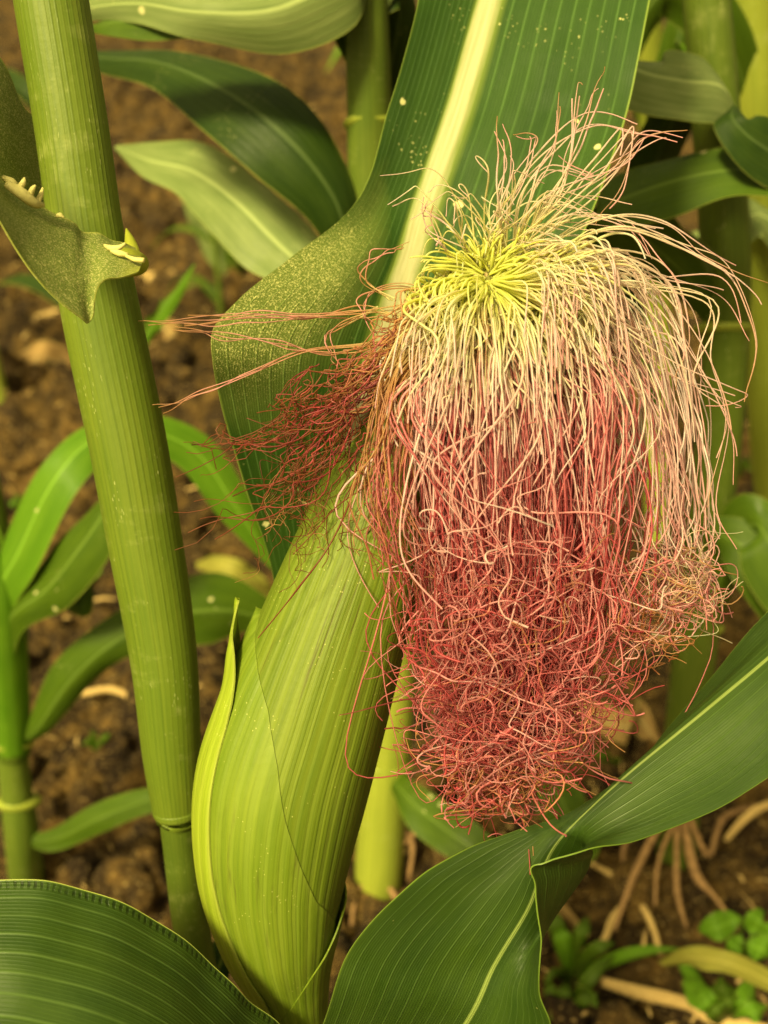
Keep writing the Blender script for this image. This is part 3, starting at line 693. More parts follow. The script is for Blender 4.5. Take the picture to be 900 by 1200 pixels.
# left bundle reaching past the stalk
for k in range(84):
    q = Nn()*1.1; v = k % 3
    s0 = np.array([520+U(-40, 20), 372+U(-25, 30), .418])
    r0_ = root()
    if v < 2: c = [r0_, (535, 335+q*8, .412), (s0[0]-18, s0[1]-4, .411), (465+U(-14, 14), 405+q*13, .412), (420+U(-8, 8), 442+q*12, .410), (372+U(-8, 8), 474+q*11, .410), (318+U(-12, 12), 502+q*10, .412), (262, 522+q*8, .415), (205+U(-5, 20), 545+q*9, .418)]
    else: c = [r0_, (530, 345+q*8, .411), (s0[0]-18, s0[1]+6, .410), (458+U(-14, 14), 415+q*14, .412), (415+U(-10, 10), 465+q*10, .410), (385+U(-8, 8), 520+q*10, .412), (345, 562+q*9, .415), (290, 588+q*7, .418), (214+U(0, 30), 612+q*8, .42)]
    strand(c, [(0, 'root'), (.12, 'yel'), (.26, 'oran'), (.42, 'rose' if U() < .3 else 'oran'), (.6, 'brown' if U() < .6 else 'crim'), (1, 'brown')], n=56, cut=min(1, .38+U(0, .68)), wav=(5, 14), curl=U(7, 17), cf=U(4, 8), start=.22, r=U(.00022, .00042), bright=U(.7, 1.3), single=(k % 12 == 0))
blade([(402, 556, .438, 3), (410, 525, .432, 11), (422, 485, .428, 14), (436, 448, .427, 11), (446, 418, .428, 3)], m_rib, ear, name='husk_tip', nu=9, nv=20, label='pale husk tip showing through the left silk')  # strip that looks lit, its brightness put into the pale colour
# loose netting hanging from the left bundle
for k in range(60):
    x, y = U(330, 440), U(440, 560); L = U(60, 150); dx = U(-70, 45)
    c = [(x+20, y-20, .414), (x, y, .415), (x+dx*.4+U(-10, 10), y+L*.4, .418), (x+dx*.7+U(-15, 15), y+L*.7, .42), (x+dx+U(-20, 20), y+L*.9+U(-10, 20), .42)]
    strand(c, [(0, 'crim'), (.5, 'brown'), (1, 'oran' if U() < .4 else 'brown')], n=34, wav=(4, 12), curl=U(3, 12), cf=U(2, 5), start=.1, r=U(.00018, .00028), bright=U(.6, 1.2))
# long stray strands to the left, and over the husk
for c in [[(500, 352), (430, 365), (350, 371), (270, 372), (165, 380)], [(470, 370), (420, 362), (360, 372), (300, 366), (215, 372)], [(480, 388), (430, 410), (380, 414), (330, 402), (270, 396), (208, 384)],
          [(490, 395), (420, 405), (350, 412), (290, 440), (235, 462), (188, 480)], [(460, 350), (425, 325), (440, 300), (480, 290)], [(440, 360), (400, 380), (385, 400), (400, 440)], [(520, 345), (470, 335), (430, 345), (425, 370), (450, 390)]]:
    for j in range(3): strand([(x+Nn()*3, y+Nn()*3, .412-.0+U(0, .01)) for x, y in c], [(0, 'yel'), (.3, 'oran'), (.7, 'pink'), (1, 'oran')], n=46, wav=(1, 4), curl=3, cf=4, r=.00032, single=(j == 0))
strand([(420, 560, .404), (405, 600, .405), (380, 650, .407), (350, 690, .410), (318, 728, .413), (302, 747, .416)], [(0, 'brown'), (1, 'deep')], wav=(1, 3), r=.00042, single=True)
strand([(470, 500, .396), (440, 560, .398), (385, 600, .407), (345, 650, .412)], [(0, 'brown'), (1, 'deep')], wav=(1, 3), r=.0003, single=True)
# strands on the front of the husk, left of the fall
for k in range(62):
    s0 = np.array([508+U(-40, 30), 375+U(-20, 30), .412]); b = U(0, 1)
    c = [s0, (462+20*b+U(-12, 8), 440, .402), (438+40*b+U(-12, 10), 510+U(-15, 15), .398), (424+50*b+U(-10, 14), 580, .395), (432+55*b+U(-14, 14), 640, .393), (455+50*b+U(-10, 20), 705+U(-20, 20), .393), (480+40*b+U(-20, 20), 790+U(-20, 20), .395)]
    strand(c, [(0, 'yel'), (.2, 'oran'), (.5, 'oran' if U() < .4 else 'rose'), (.8, 'brown' if U() < .5 else 'crim'), (1, 'crim')], n=46, cut=U(.5, 1), wav=(4, 14), curl=U(2, 9), cf=U(2, 5), start=.5, r=U(.00022, .00038), bright=U(.8, 1.1), single=k % 12 == 0)
# upward strays
ups = [[(585, 300), (582, 240), (588, 190), (580, 142)], [(590, 300), (592, 240), (600, 195), (592, 150)], [(600, 300), (620, 235), (650, 170), (655, 105)], [(600, 295), (640, 240), (668, 190), (672, 100), (684, 88)],
       [(605, 290), (650, 230), (672, 180), (690, 130), (710, 72)], [(590, 300), (600, 230), (640, 180), (700, 145), (750, 150), (790, 162)], [(600, 300), (660, 240), (700, 190), (740, 150), (730, 215), (700, 260)],
       [(610, 300), (680, 235), (720, 200), (760, 160), (800, 155)], [(600, 300), (620, 250), (660, 225), (730, 185), (770, 150)], [(560, 300), (540, 280), (515, 262), (500, 250), (502, 235)], [(545, 310), (520, 285), (500, 262)],
       [(620, 300), (700, 255), (780, 265), (840, 300), (896, 326)], [(620, 305), (720, 270), (800, 290), (858, 330), (882, 400), (866, 470)], [(620, 310), (700, 300), (780, 320), (850, 345), (880, 400)],
       [(620, 310), (700, 310), (770, 345), (815, 420), (850, 505), (858, 560)], [(640, 330), (720, 380), (790, 430), (870, 470), (830, 470)], [(600, 300), (650, 260), (690, 250), (745, 270), (790, 330)], [(600, 300), (610, 240), (650, 200), (690, 210), (660, 190)],
       [(640, 310), (720, 300), (780, 330), (800, 400), (790, 460)], [(570, 300), (575, 260), (600, 210), (630, 160), (600, 160)], [(630, 310), (700, 330), (830, 350), (820, 430), (850, 490), (830, 590), (858, 640)]]
for c in ups:
    for j in range(3):
        dd = U(.398, .425); jit = 7 if j else 2
        strand([(x+Nn()*jit*min(1, i*.6), y+Nn()*jit*min(1, i*.6), (.43 if i == 0 else dd)) for i, (x, y) in enumerate(c)], [(0, 'yel'), (.2, 'cream'), (.6, 'pale'), (1, 'pink' if U() < .6 else 'oran')], n=44, cut=U(.7, 1) if j else 1, wav=(1, 6), curl=U(0, 4), cf=3, start=.6, r=U(.0003, .00046), single=j < 2)
for k in range(42):   # lesser upward whiskers
    a = U(.25, 2.3); L = U(60, 170)
    R0 = root(); dx, dy = math.cos(a)*L, -math.sin(a)*L
    c = [R0, R0+np.array([dx*.35, dy*.5, -.01]), R0+np.array([dx*.8, dy*.8, -.015]), R0+np.array([dx*1.3+10, dy*.75+10, -.015])]
    strand(c, [(0, 'root'), (.3, 'yel'), (.7, 'cream'), (1, 'pale')], n=30, wav=(2, 10), r=U(.0003, .00045), bright=U(.85, 1.1))
# tangled ends at the bottom and at right
def tangle(n, cx, cy, rx, ry, d0, d1, stops, curl=(4, 15), L=(60, 190), r=(.0002, .00042), br=(.65, 1.35)):
    for k in range(n):
        a = U(0, 6.28); q = math.sqrt(U(0, 1)); x, y = cx+rx*q*math.cos(a), cy+ry*q*math.sin(a); dd = U(d0, d1)
        b = U(0, 6.28); l = U(*L); m = [(x+math.cos(b)*l*(s-.5)+U(-12, 12), y+math.sin(b)*l*(s-.5)+U(-12, 12), dd) for s in (0, .33, .66, 1)]
        strand(m, stops[int(U(0, len(stops)))], n=40, wav=(10, 22), curl=U(*curl), cf=U(1.2, 3.6), start=-.3, r=U(*r), bright=U(*br))
pinks = [[(0, 'crim'), (1, 'rose')], [(0, 'crim'), (.5, 'deep'), (1, 'crim')], [(0, 'rose'), (1, 'pink')], [(0, 'rose'), (1, 'crim')], [(0, 'rose'), (1, 'oran')], [(0, 'rose'), (.5, 'pink'), (1, 'rose')]]
tangle(250, 600, 820, 92, 80, .392, .44, pinks)
tangle(70, 602, 720, 105, 70, .388, .41, pinks, br=(.8, 1.3))
tangle(70, 592, 886, 58, 38, .395, .43, pinks)
tangle(32, 588, 918, 52, 34, .40, .425, [[(0, 'brown'), (1, 'oran')], [(0, 'crim'), (1, 'brown')]], L=(30, 70))
tangle(55, 800, 685, 50, 34, .41, .44, [[(0, 'pink'), (1, 'cream')], [(0, 'rose'), (1, 'pink')], [(0, 'oran'), (1, 'cream')]], L=(40, 110))
tangle(24, 765, 750, 25, 35, .41, .43, [[(0, 'pink'), (1, 'oran')], [(0, 'brown'), (1, 'oran')]], L=(30, 80), r=(.0002, .0003))
tangle(18, 630, 640, 115, 80, .386, .40, [[(0, 'pale'), (1, 'pink')], [(0, 'pink'), (1, 'rose')]], curl=(4, 14), L=(80, 190), br=(.9, 1.2))
# filler body added under the loose strands so the gaps don't go black
CS = spline(np.array([(296, 574, 6, .4245, .001), (303, 574, 38, .427, .008), (325, 575, 62, .4275, .014), (370, 581, 82, .427, .021), (450, 596, 96, .425, .025), (550, 604, 92, .4245, .025),
                      (650, 604, 80, .4255, .023), (750, 602, 62, .427, .019), (820, 599, 40, .4285, .013), (860, 597, 8, .430, .004)], float), 150)
th = np.linspace(0, 2*np.pi, 121)[:-1]; yy = np.linspace(0, 1, 150)[:, None]
lump = 1+.10*(vnoise(th[None]*7+yy*2, yy*5+0*th[None], 31)-.5)+.13*(vnoise(th[None]*19+yy*5, yy*7+0*th[None], 32)-.5)+.10*(vnoise(th[None]*40+yy*9, yy*16+0*th[None], 33)-.5)
Pc = np.stack([CS[:, 1:2]+CS[:, 2:3]*lump*np.cos(th)[None], CS[:, 0:1]+18*np.clip(yy*4, 0, 1)*(vnoise(th[None]*9, yy*3+0*th[None], 35)-.5), CS[:, 3:4]-CS[:, 4:5]*lump*np.sin(th)[None]], -1)
yl = CS[:, 0:1]+60*(vnoise(th[None]*14, yy*4+0*th[None], 34)-.5)
cc = ramp(((yl-316)/560).ravel(), [(0, 'root'), (.10, 'root'), (.18, 'yel'), (.26, 'oran'), (.37, 'rose'), (.55, 'crim'), (1, 'crim')])
cc = cc*(.55+.5*vnoise(th[None]*30+yy*6, yy*20+0*th[None], 36)).ravel()[:, None]
link('silk_filler', new_mesh('silk_filler', at(Pc).reshape(-1, 3), grid_faces(120, 150, True), core_mat(), np.stack([np.repeat(np.abs(np.linspace(-1, 1, 120))[None], 150, 0), np.repeat(yy, 120, 1)], -1).reshape(-1, 2), col=cc), ear, 'filler body under the loose strands, added to brighten the dark gaps')
link('silk', new_mesh('silk', np.concatenate(SV), np.concatenate(SF), m_silk, col=np.concatenate(SC)), ear, 'thick mass of silk, yellow at the tip and crimson at its tangled ends', kind='stuff')
for V_, f_, c_ in singles[:295]:
    link('silk_strand', new_mesh('silk_strand', V_, f_, m_silk, col=c_), ear)

# ============================================================ background plants
bgm = lambda name, d, l, **k: leaf_mat(name, d, l, **dict(dict(veins=12, ribw=.035, ribcol=tuple(min(.6, c*1.5+.02) for c in l), veinstr=.16, specks=.4, blot=.6, rough=.38, trans=.22, length=5, spec=.22), **k))
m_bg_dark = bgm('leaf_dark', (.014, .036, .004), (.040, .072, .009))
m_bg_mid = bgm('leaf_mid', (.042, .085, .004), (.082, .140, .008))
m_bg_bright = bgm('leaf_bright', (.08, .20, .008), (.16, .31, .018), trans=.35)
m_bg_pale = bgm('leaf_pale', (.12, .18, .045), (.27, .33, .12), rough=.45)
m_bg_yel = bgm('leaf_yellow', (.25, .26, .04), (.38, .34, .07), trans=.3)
m_dry = bgm('leaf_dry', (.26, .15, .05), (.48, .32, .13), trans=.15, rough=.8, veins=18)
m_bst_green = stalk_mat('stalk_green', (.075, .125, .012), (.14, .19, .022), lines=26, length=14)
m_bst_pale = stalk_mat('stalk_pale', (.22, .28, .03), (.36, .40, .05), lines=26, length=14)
m_root = plain_mat('root', (.15, .085, .035), (.34, .20, .09), 120, .85)
m_straw = plain_mat('straw', (.38, .25, .09), (.62, .44, .18), 60, .8, 0, .001, stretch=(10, 30, 1))

BGM += [m_bg_dark, m_bg_mid, m_bg_bright, m_bg_pale]
def gp(px, py, z=0.0): return (px, py, gd(px, py, z))
def node(px, py, d, r, parent, mat):
    ptube('node_ring', [(px, py-5, d, r*.98), (px, py-1, d, r*1.13), (px, py+3, d, r*1.13), (px, py+7, d, r*.98)], mat, parent, n=9, sides=20)

# --- right plant
g = gp(792, 1010); pr = thing('maize_plant', at(g), 'blurred maize plant at right whose brace roots spread below the silk', 'maize plant')
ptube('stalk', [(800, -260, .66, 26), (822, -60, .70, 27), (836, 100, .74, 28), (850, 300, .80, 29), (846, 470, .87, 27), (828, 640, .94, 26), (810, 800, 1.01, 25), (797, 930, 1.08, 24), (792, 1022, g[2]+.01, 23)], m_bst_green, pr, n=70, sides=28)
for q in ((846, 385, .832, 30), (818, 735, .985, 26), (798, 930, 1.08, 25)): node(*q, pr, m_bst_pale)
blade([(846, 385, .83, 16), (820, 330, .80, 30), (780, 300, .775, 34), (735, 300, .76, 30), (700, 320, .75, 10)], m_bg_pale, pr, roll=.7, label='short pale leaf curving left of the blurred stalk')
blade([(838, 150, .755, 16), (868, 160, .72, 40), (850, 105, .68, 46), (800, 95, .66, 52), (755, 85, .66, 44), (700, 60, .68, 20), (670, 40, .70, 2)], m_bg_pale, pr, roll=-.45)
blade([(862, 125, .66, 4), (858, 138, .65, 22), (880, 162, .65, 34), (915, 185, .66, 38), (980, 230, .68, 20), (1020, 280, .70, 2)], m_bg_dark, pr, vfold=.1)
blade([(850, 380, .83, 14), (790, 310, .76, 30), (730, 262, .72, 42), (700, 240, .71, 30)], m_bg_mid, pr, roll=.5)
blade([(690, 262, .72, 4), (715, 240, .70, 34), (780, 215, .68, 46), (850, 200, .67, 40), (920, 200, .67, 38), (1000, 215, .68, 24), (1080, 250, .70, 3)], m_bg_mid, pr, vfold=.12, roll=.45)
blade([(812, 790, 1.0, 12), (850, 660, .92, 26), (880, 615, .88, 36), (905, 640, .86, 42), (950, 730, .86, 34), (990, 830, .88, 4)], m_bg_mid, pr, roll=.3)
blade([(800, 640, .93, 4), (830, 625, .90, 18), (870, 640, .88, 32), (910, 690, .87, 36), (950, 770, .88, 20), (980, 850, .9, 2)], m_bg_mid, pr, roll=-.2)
def tile_root(pts, r, parent):
    ptube('brace_root', [(x+U(-5, 5), y+U(-4, 4), d, q*U(.45, .75)) for (x, y, d), q in zip(pts, r)], m_root, parent, n=16, sides=8)
g2 = g[2]
for pts, r in [([(790, 940, 1.07), (765, 980, 1.06), (745, 1030, 1.05), (715, 1090, 1.02)], (8, 9, 7, 3)), ([(795, 950, 1.07), (790, 1000, 1.05), (792, 1050, 1.03), (800, 1085, 1.02)], (8, 7, 6, 3)),
               ([(800, 950, 1.07), (830, 1000, 1.07), (850, 955, 1.12), (905, 938, 1.18)], (7, 7, 6, 4)), ([(786, 960, 1.07), (752, 960, 1.09), (735, 1000, 1.10), (742, 1060, 1.06)], (6, 8, 7, 3)),
               ([(798, 960, 1.07), (812, 1020, 1.05), (835, 1055, 1.04), (870, 1085, 1.02)], (8, 8, 6, 3)), ([(788, 960, 1.06), (775, 1010, 1.05), (768, 1060, 1.04)], (6, 5, 3))]:
    tile_root(pts, r, pr)

# --- pale plant at the right edge
g = gp(925, 760); pe = thing('maize_plant', at(g), 'pale yellow-green maize plant at the upper right edge', 'maize plant')
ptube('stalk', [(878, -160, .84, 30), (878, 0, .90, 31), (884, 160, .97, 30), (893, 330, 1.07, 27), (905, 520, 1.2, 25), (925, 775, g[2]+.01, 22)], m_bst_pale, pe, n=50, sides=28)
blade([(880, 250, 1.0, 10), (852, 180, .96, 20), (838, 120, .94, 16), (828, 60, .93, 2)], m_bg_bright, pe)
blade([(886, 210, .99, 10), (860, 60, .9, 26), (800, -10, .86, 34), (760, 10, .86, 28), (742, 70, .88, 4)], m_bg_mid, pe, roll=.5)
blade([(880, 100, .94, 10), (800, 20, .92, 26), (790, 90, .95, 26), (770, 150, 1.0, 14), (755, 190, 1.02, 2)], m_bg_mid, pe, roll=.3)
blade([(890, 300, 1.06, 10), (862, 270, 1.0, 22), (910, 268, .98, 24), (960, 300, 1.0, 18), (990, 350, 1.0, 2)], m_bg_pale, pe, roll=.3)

# --- middle plant behind the ear
g = gp(446, 1062); pm = thing('maize_plant', at(g), 'maize plant behind the ear, its yellow-green stalk standing left of the silk ends', 'maize plant')
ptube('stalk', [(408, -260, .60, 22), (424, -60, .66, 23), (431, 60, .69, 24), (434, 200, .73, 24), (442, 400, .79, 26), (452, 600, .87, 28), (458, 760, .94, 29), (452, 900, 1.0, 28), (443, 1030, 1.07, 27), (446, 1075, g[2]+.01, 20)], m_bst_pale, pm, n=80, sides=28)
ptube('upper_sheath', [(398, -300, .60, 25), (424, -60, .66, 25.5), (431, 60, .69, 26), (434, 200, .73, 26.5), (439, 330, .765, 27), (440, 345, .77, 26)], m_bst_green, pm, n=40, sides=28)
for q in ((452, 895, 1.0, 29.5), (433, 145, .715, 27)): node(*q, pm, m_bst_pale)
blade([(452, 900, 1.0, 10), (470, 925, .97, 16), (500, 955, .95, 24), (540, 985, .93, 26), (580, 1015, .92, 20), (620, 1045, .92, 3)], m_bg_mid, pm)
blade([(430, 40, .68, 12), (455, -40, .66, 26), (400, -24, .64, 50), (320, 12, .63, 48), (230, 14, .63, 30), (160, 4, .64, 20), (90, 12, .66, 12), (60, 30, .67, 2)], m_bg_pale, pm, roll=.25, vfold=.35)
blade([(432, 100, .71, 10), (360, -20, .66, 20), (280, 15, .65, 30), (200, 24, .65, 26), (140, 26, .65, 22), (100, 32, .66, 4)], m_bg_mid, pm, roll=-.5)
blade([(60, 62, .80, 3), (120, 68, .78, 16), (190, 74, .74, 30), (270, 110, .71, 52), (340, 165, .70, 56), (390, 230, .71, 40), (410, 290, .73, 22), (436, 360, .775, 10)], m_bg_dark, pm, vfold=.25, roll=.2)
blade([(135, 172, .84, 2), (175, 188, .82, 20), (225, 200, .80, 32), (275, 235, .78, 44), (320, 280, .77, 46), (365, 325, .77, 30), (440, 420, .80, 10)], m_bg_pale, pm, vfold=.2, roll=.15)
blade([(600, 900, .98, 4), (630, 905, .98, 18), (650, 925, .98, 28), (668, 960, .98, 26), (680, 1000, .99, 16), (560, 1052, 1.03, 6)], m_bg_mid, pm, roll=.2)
for pts, r in [([(452, 1000, 1.05), (480, 985, 1.04), (505, 960, 1.05), (520, 945, 1.07)], (5, 5, 4, 2)), ([(460, 960, 1.03), (480, 990, 1.04), (478, 1035, 1.05)], (6, 5, 3)), ([(440, 1020, 1.06), (420, 1050, 1.05), (408, 1085, 1.03)], (6, 5, 3)), ([(450, 1030, 1.06), (470, 1060, 1.04), (478, 1090, 1.03)], (6, 5, 3))]:
    tile_root(pts, r, pm)

# --- left plant
g = gp(32, 1040); pl = thing('maize_plant', at(g), 'young maize plant at the left edge with a bright arching leaf', 'maize plant')
ptube('stalk', [(-60, 380, .78, 14), (-20, 560, .84, 18), (4, 700, .90, 21), (12, 820, .95, 20), (16, 900, .985, 18), (26, 980, 1.03, 20), (33, 1050, g[2]+.01, 20)], m_bst_green, pl, n=50, sides=24)
for q in ((14, 870, .972, 22), (22, 938, 1.008, 23)): node(*q, pl, m_bst_pale)
ptube('leaf_sheath', [(-20, 640, .86, 14), (0, 700, .885, 27), (8, 790, .93, 25), (15, 870, .97, 21), (15.5, 878, .972, 19)], m_bg_bright, pl, n=24, sides=24)
blade([(6, 760, .92, 14), (-6, 705, .88, 24), (20, 650, .85, 30), (62, 565, .83, 30), (110, 515, .84, 27), (170, 505, .86, 24), (230, 530, .88, 25), (275, 592, .90, 22), (322, 665, .93, 4)], m_bg_bright, pl, roll=.25, vfold=.2)
blade([(6, 790, .93, 12), (10, 728, .88, 20), (55, 690, .85, 30), (95, 640, .83, 33), (135, 585, .82, 22), (180, 540, .82, 3)], m_bg_mid, pl, vfold=.3, roll=.4)
blade([(14, 870, .97, 8), (40, 858, .95, 14), (80, 800, .93, 26), (130, 755, .92, 27), (190, 725, .92, 32), (250, 715, .93, 42), (300, 722, .95, 24), (345, 745, .97, 3)], m_bg_mid, pl, roll=-.2, vfold=.35)
blade([(24, 985, 1.03, 6), (60, 985, 1.0, 12), (110, 962, .97, 17), (160, 942, .96, 15), (215, 930, .96, 10), (260, 925, .97, 2)], m_bg_mid, pl, vfold=.3)

blade([(2, 700, .90, 10), (-20, 640, .86, 24), (-60, 560, .83, 30), (-120, 520, .82, 24), (-190, 560, .84, 3)], m_bg_bright, pl, roll=.3)
blade([(16, 900, .985, 8), (-20, 860, .96, 20), (-70, 850, .95, 22), (-130, 900, .96, 3)], m_bg_mid, pl, roll=.3)
blade([(4, 720, .90, 10), (40, 690, .88, 16), (75, 700, .88, 18), (98, 712, .89, 10), (104, 655, .90, 3)], m_bg_mid, pl, roll=-.4)
blade([(838, 60, .73, 12), (800, 120, .76, 26), (765, 200, .82, 30), (740, 300, .88, 26), (735, 400, .94, 12), (738, 440, .96, 2)], m_bg_dark, pr, roll=.2)
blade([(850, 300, .80, 10), (875, 255, .79, 26), (905, 260, .80, 30), (950, 310, .83, 20), (990, 380, .86, 3)], m_bg_pale, pr, roll=.4)
blade([(430, 20, .68, 10), (470, -20, .68, 30), (465, 40, .70, 34), (452, 110, .74, 26), (448, 180, .78, 8)], m_bg_dark, pm, roll=.3)

g = gp(770, 640); pf = thing('maize_plant', at(g), 'slender light green maize plant standing between the tall leaf and the right-hand stalk', 'maize plant')
ptube('stalk', [(742, -200, 1.05, 14), (758, 0, 1.15, 16), (768, 200, 1.3, 16), (772, 420, 1.5, 15), (770, 655, g[2]+.01, 14)], m_bst_pale, pf, n=40, sides=18)
blade([(760, 120, 1.25, 6), (790, 60, 1.2, 17), (825, 20, 1.18, 20), (850, 60, 1.2, 15), (862, 110, 1.22, 2)], m_bg_bright, pf, roll=.3)
blade([(764, 180, 1.3, 6), (748, 100, 1.22, 15), (722, 30, 1.18, 18), (690, 0, 1.18, 12), (660, 20, 1.2, 2)], m_bg_bright, pf, roll=.3)
blade([(770, 330, 1.4, 6), (800, 290, 1.36, 15), (838, 285, 1.35, 17), (872, 330, 1.38, 12), (885, 380, 1.4, 2)], m_bg_pale, pf, roll=.3)
blade([(771, 480, 1.5, 6), (750, 430, 1.45, 13), (720, 420, 1.44, 14), (690, 470, 1.46, 2)], m_bg_mid, pf, roll=.3)

# --- far left plant and distant ones
def far_plant(px, py, hgt, label, mats=(0, 1), seed=0, r=.011, nl=6, lean=0.0):
    rs = np.random.default_rng(seed); G = at(gp(px, py)); t = thing('maize_plant', G, label, 'maize plant', 'maize plants standing in the rows behind')
    P = np.array([G+[lean*s*hgt, 0.02*s, s*hgt-.02] for s in np.linspace(0, 1, 8)])
    ms = [m_bst_green, m_bst_pale][mats[0]]
    link('stalk', tube('stalk', spline(P, 24), np.linspace(r, r*.6, 24), ms, 16), t)
    lm = [m_bg_mid, m_bg_dark, m_bg_bright, m_bg_pale]
    az = rs.uniform(0, 6.28)
    for k in range(nl):
        s = .25+.7*k/nl; c = P[0]+(P[-1]-P[0])*s; az += math.pi+rs.normal()*.35; L = hgt*rs.uniform(.45, .7)
        dr = np.array([math.cos(az), math.sin(az), 0]); sd = np.array([-dr[1], dr[0], 0]); rows = []
        rise = rs.uniform(.35, .6)
        for q in np.linspace(0, 1, 8):
            p = c+dr*L*q*.8+np.array([0, 0, L*(rise*q*1.6-1.5*rise*q*q*1.25)])
            w = L*.055*(math.sin(math.pi*min(1, q*.85+.15))**.7)+.001
            up = np.array([0, 0, 1.0]); rows.append([p+sd*w*a+up*w*.35*abs(a) for a in (-1, -.5, 0, .5, 1)])
        link('leaf', blade_mesh('leaf', rows, lm[(mats[1]+k) % 4 if k % 2 else mats[1]], 9, 28, ripple=.002, world=True), t)
    return t
far_plant(6, 492, .62, 'distant pale maize plant at the left edge, beside the dry leaf litter', (1, 0), 3, .014)
far_plant(-160, 330, .8, 'distant maize plant beyond the left edge of the upper left leaf', (0, 1), 4, .014)
far_plant(262, 400, .34, 'small maize seedling on bare soil right of the thick stalk', (0, 0), 9, .007, 4)
far_plant(560, 170, .9, 'distant maize plant hidden mostly by the tall leaf', (0, 1), 6, .014)
far_plant(1010, 520, .8, 'distant maize plant outside the right edge behind the stray silk', (0, 1), 8, .014)
far_plant(215, 40, .9, 'distant maize plant at the top left between stalk and dark leaf', (0, 1), 12, .014)
far_plant(760, 20, .9, 'distant maize plant at the top right beside the tall leaf', (0, 0), 14, .014)

# --- seedling, weeds, straw, litter
g = gp(280, 352); sd = thing('weed', at(g), 'small pale weed on the soil below the pale arching leaf', 'weed')
ptube('stem', [(281, 356, g[2], 9), (276, 320, g[2]-.05, 9), (270, 290, g[2]-.09, 8), (262, 260, g[2]-.12, 5)], m_bg_mid, sd, n=16, sides=10)
blade([(268, 325, g[2]-.05, 4), (252, 295, g[2]-.08, 14), (238, 255, g[2]-.12, 16), (222, 228, g[2]-.14, 10), (208, 218, g[2]-.15, 2)], m_bg_pale, sd)
blade([(280, 352, g[2]-.01, 4), (262, 350, g[2]-.03, 9), (235, 335, g[2]-.04, 9), (205, 345, g[2]-.03, 2)], m_bg_mid, sd)
g = gp(172, 400); sg = thing('grass_tuft', at(g), 'narrow bright grass blades beside the thick stalk', 'grass')
blade([(168, 405, 1.0, 4), (185, 375, .97, 8), (206, 345, .95, 7), (228, 310, .93, 1)], m_bg_bright, sg)
blade([(170, 405, 1.0, 4), (176, 380, .99, 8), (186, 370, .98, 5), (190, 350, .97, 1)], m_bg_mid, sg)
def dry(path, label, name='dry_leaf', mat=None, **k):
    pts = [(x, y, gd(x, y, .012+z), w) for x, y, w, z in path]
    return blade(pts, mat or m_dry, None, name, label=label, cat='dry leaf', ripple=.004, **k)
dry([(15, 425, 8, .02), (45, 420, 20, .05), (70, 430, 22, .04), (85, 460, 12, .01)], 'tan withered leaf on the soil at the left behind the stalk', group='dry maize litter on the soil')
dry([(18, 480, 4, .01), (30, 450, 10, .03), (42, 425, 10, .05), (48, 400, 3, .06)], 'narrow tan leaf standing up among the litter at the left edge', group='dry maize litter on the soil')
dry([(178, 372, 5, .01), (195, 385, 14, .03), (205, 402, 14, .02), (214, 420, 4, .01)], 'cream scrap of dry leaf just right of the thick stalk', group='dry maize litter on the soil')
dry([(230, 662, 4, .05), (262, 664, 12, .08), (292, 680, 14, .06), (318, 700, 6, .02)], 'yellowing leaf scrap between the stalk and the ear', mat=m_bg_yel, group='dry maize litter on the soil')
dry([(600, 790, 4, .01), (725, 850, 18, .04), (745, 840, 22, .03), (770, 870, 6, .01)], 'cream torn leaf on the soil right of the silk ends', group='dry maize litter on the soil')
dry([(690, 1098, 3, .0), (640, 1050, 8, .02), (600, 1060, 8, .01), (570, 1080, 2, .0)], 'brown curled leaf shred under the folded leaf', group='dry maize litter on the soil')
def straw(path, r, label):
    P = [(x, y, gd(x, y, .012+z), r*s) for (x, y, z), s in zip(path, (.7, 1, 1, .8))]
    W = spline(np.array(P, float), 20)
    o = link('straw', tube('straw', at(W[:, :3]), W[:, 3]*W[:, 2]/F, m_straw, 10), None, label, 'straw', 'straws lying on the soil'); return o
straw([(158, 318, .0), (190, 330, .01), (225, 322, .01), (262, 320, 0)], 9, 'thick pale straw lying across the soil right of the leaf collar')
straw([(160, 345, .0), (185, 336, .0), (215, 332, .01), (250, 335, 0)], 6, 'tan straw just below the thick pale straw')
straw([(704, 1150, .01), (745, 1162, .01), (790, 1172, .01), (835, 1185, .0)], 8, 'straw stick on the soil near the lower right corner')
straw([(800, 1172, .01), (830, 1192, .0), (870, 1200, .0), (930, 1215, 0)], 7, 'second straw at the lower right, crossing under the yellow leaf')
straw([(690, 1010, .01), (730, 1035, .01), (760, 1075, .01), (775, 1120, 0)], 4, 'thin straw leaning on the soil among the brace roots')
straw([(850, 985, .0), (872, 960, .02), (895, 945, .02), (930, 938, .0)], 5, 'bent straw on the soil beside the brace roots near the right edge')
straw([(465, 1010, .0), (490, 985, .01), (510, 965, .01), (528, 948, 0)], 4, 'short straw leaning right of the yellow-green stalk base')
straw([(60, 800, .0), (95, 812, .01), (130, 808, .01), (165, 822, 0)], 4, 'thin straw on the soil left of the thick stalk')
straw([(20, 385, .0), (40, 378, .0), (60, 370, .0), (80, 368, 0)], 7, 'straw on the soil at the left beside the thick stalk')
straw([(640, 1120, .0), (700, 1110, .01), (722, 1070, .01), (760, 1040, 0)], 4, 'thin root fragment below the brace roots')
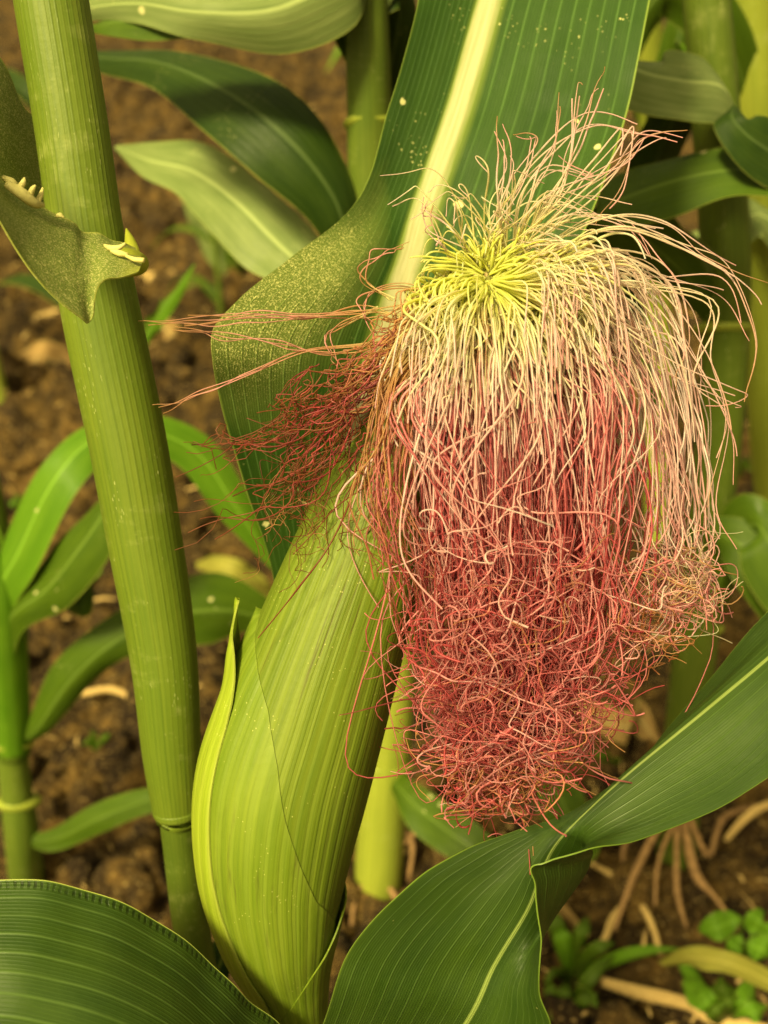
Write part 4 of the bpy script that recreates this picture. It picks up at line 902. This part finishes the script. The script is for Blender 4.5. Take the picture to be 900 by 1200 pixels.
# clover-like weed
g = gp(868, 1135); wd = thing('weed', at(g), 'small weed with rounded bright leaves at the lower right edge', 'weed')
for (cx, cy, ang, L, w) in [(845, 1085, 200, 50, 17), (888, 1082, 60, 30, 16), (890, 1112, -30, 34, 16), (905, 1095, 10, 30, 14), (862, 1108, 235, 26, 10)]:
    a = math.radians(ang); ox, oy = cx-math.cos(a)*L*.5, cy+math.sin(a)*L*.5
    d0 = gd(868, 1120, .07)
    blade([(ox, oy, d0, 2), (ox+math.cos(a)*L*.25, oy-math.sin(a)*L*.25, d0, w*.8), (ox+math.cos(a)*L*.6, oy-math.sin(a)*L*.6, d0-.006, w), (ox+math.cos(a)*L*.9, oy-math.sin(a)*L*.9, d0, w*.55), (ox+math.cos(a)*L, oy-math.sin(a)*L, d0+.004, 1.5)], m_bg_bright, wd, vfold=.15, nu=9, nv=20, ripple=.0008)
    ptube('stem', [(868, 1135, gd(868, 1135)-.005, 2.2), ((868+ox)/2, (1135+oy)/2, d0+.02, 2), (ox, oy, d0, 1.6)], m_bg_mid, wd, n=8, sides=6)
# broad yellowing weed leaf and ragged greens below it
g = gp(850, 1190); wy = thing('weed', at(g), 'low weed with a yellowing leaf in the lower right corner', 'weed')
blade([(775, 1130, gd(775, 1130, .04), 4), (810, 1122, gd(810, 1122, .07), 12), (855, 1130, gd(855, 1130, .08), 13), (900, 1150, gd(900, 1150, .06), 12), (940, 1175, gd(940, 1175, .03), 3)], m_bg_yel, wy)
for x0, y0, x1, y1, w in [(850, 1195, 800, 1150, 14), (860, 1195, 845, 1145, 16), (865, 1195, 885, 1150, 14), (855, 1198, 900, 1180, 12), (845, 1198, 790, 1115, 9), (850, 1200, 830, 1170, 15)]:
    blade([(x0, y0, gd(x0, y0, .0), 3), ((x0*2+x1)/3, (y0*2+y1)/3, gd(x0, y0, .04), w*.8), ((x0+x1*2)/3, (y0+y1*2)/3, gd(x1, y1, .06), w), (x1, y1, gd(x1, y1, .045), 1.5)], m_bg_mid if w > 14 else m_bg_bright, wy, nu=9, nv=20)
# grass seedlings under the folded leaf
for gx0, gy0, lab, bl_ in [(668, 1150, 'tuft of green grass seedlings right of the folded leaf', [(640, 1060, 9), (655, 1085, 10), (690, 1075, 8), (720, 1105, 9), (795, 1112, 8), (638, 1150, 9), (700, 1180, 7), (645, 1195, 8)]),
                          (655, 1215, 'second grass tuft at the bottom edge below the first', [(640, 1150, 8), (668, 1155, 9), (700, 1165, 7), (720, 1120, 8)]),
                          (545, 1110, 'grass tuft mostly hidden behind the lower right leaf', [(520, 1060, 7), (570, 1050, 7)])]:
    t = thing('grass_tuft', at(gp(gx0, gy0)), lab, 'grass')
    for x1, y1, w in bl_:
        d1 = gd(x1, y1, .06); d0 = gd(gx0, gy0)
        blade([(gx0, gy0, d0, 3), (gx0*.6+x1*.4, gy0*.55+y1*.45-8, d0*.55+d1*.45-.02, w), (gx0*.3+x1*.7, gy0*.25+y1*.75-6, d0*.3+d1*.7-.02, w*.9), (x1, y1, d1, 1)], m_bg_bright if (x1 % 2) else m_bg_mid, t, nu=7, nv=22, ripple=.001)
# small green seedlings dotted over the soil, each a thing
for k, (x, y, lab) in enumerate([(95, 690, 'tiny seedling on soil left of the thick stalk, under the bright leaf'), (112, 880, 'tiny weed on brown soil left of the thick stalk'), (30, 600, 'tiny weed near the left edge behind the bright leaf'), (380, 1100, 'tiny weed between the ear base and lower right leaf'), (720, 900, 'tiny weed right of the silk ends'),
                                 (870, 560, 'tiny weed on the dark soil at the right edge'), (300, 200, 'tiny weed between the dark and the pale leaf')]):
    t = thing('seedling', at(gp(x, y)), lab, 'seedling', 'tiny seedlings on the soil')
    for j in range(5):
        a = U(0, 6.28); L = U(10, 26); d0 = gd(x, y, .0)
        blade([(x, y, d0, 1.5), (x+math.cos(a)*L*.5, y-12-math.sin(a)*L*.2, d0-.02, U(3, 6)), (x+math.cos(a)*L, y-16-math.sin(a)*L*.5, d0-.025, 1)], m_bg_bright if j % 2 else m_bg_mid, t, nu=5, nv=12, ripple=.0005)
# crumbled plant litter: uncountable
VV, FF = [], []; o = 0
for k in range(900):
    y = .5+3.0*rng.random()**1.4; x = rng.uniform(-.5-.5*y, .5+.5*y); L = U(.006, .035); w = U(.001, .004); a = U(0, 3.14); z = float(soil_height(np.array(x), np.array(y)))+.004
    c, s = math.cos(a), math.sin(a); q = np.array([[-L/2, -w/2, 0], [0, -w/2, .003], [L/2, -w/3, 0], [L/2, w/3, .001], [0, w/2, .004], [-L/2, w/2, 0]])
    q = np.concatenate([q, q-[0, 0, .001]])@np.array([[c, s, 0], [-s, c, 0], [0, 0, 1]])+[x, y, z+.004]
    VV.append(q); FF += [[o, o+1, o+4, o+5], [o+1, o+2, o+3, o+4], [o+6, o+11, o+10, o+7], [o+7, o+10, o+9, o+8]]+[[o+i, o+6+i, o+6+(i+1) % 6, o+(i+1) % 6] for i in range(6)]; o += 12
link('plant_litter', new_mesh('plant_litter', np.concatenate(VV), FF, m_straw), kind='stuff', label='fine tan plant litter scattered on the soil', cat='litter')
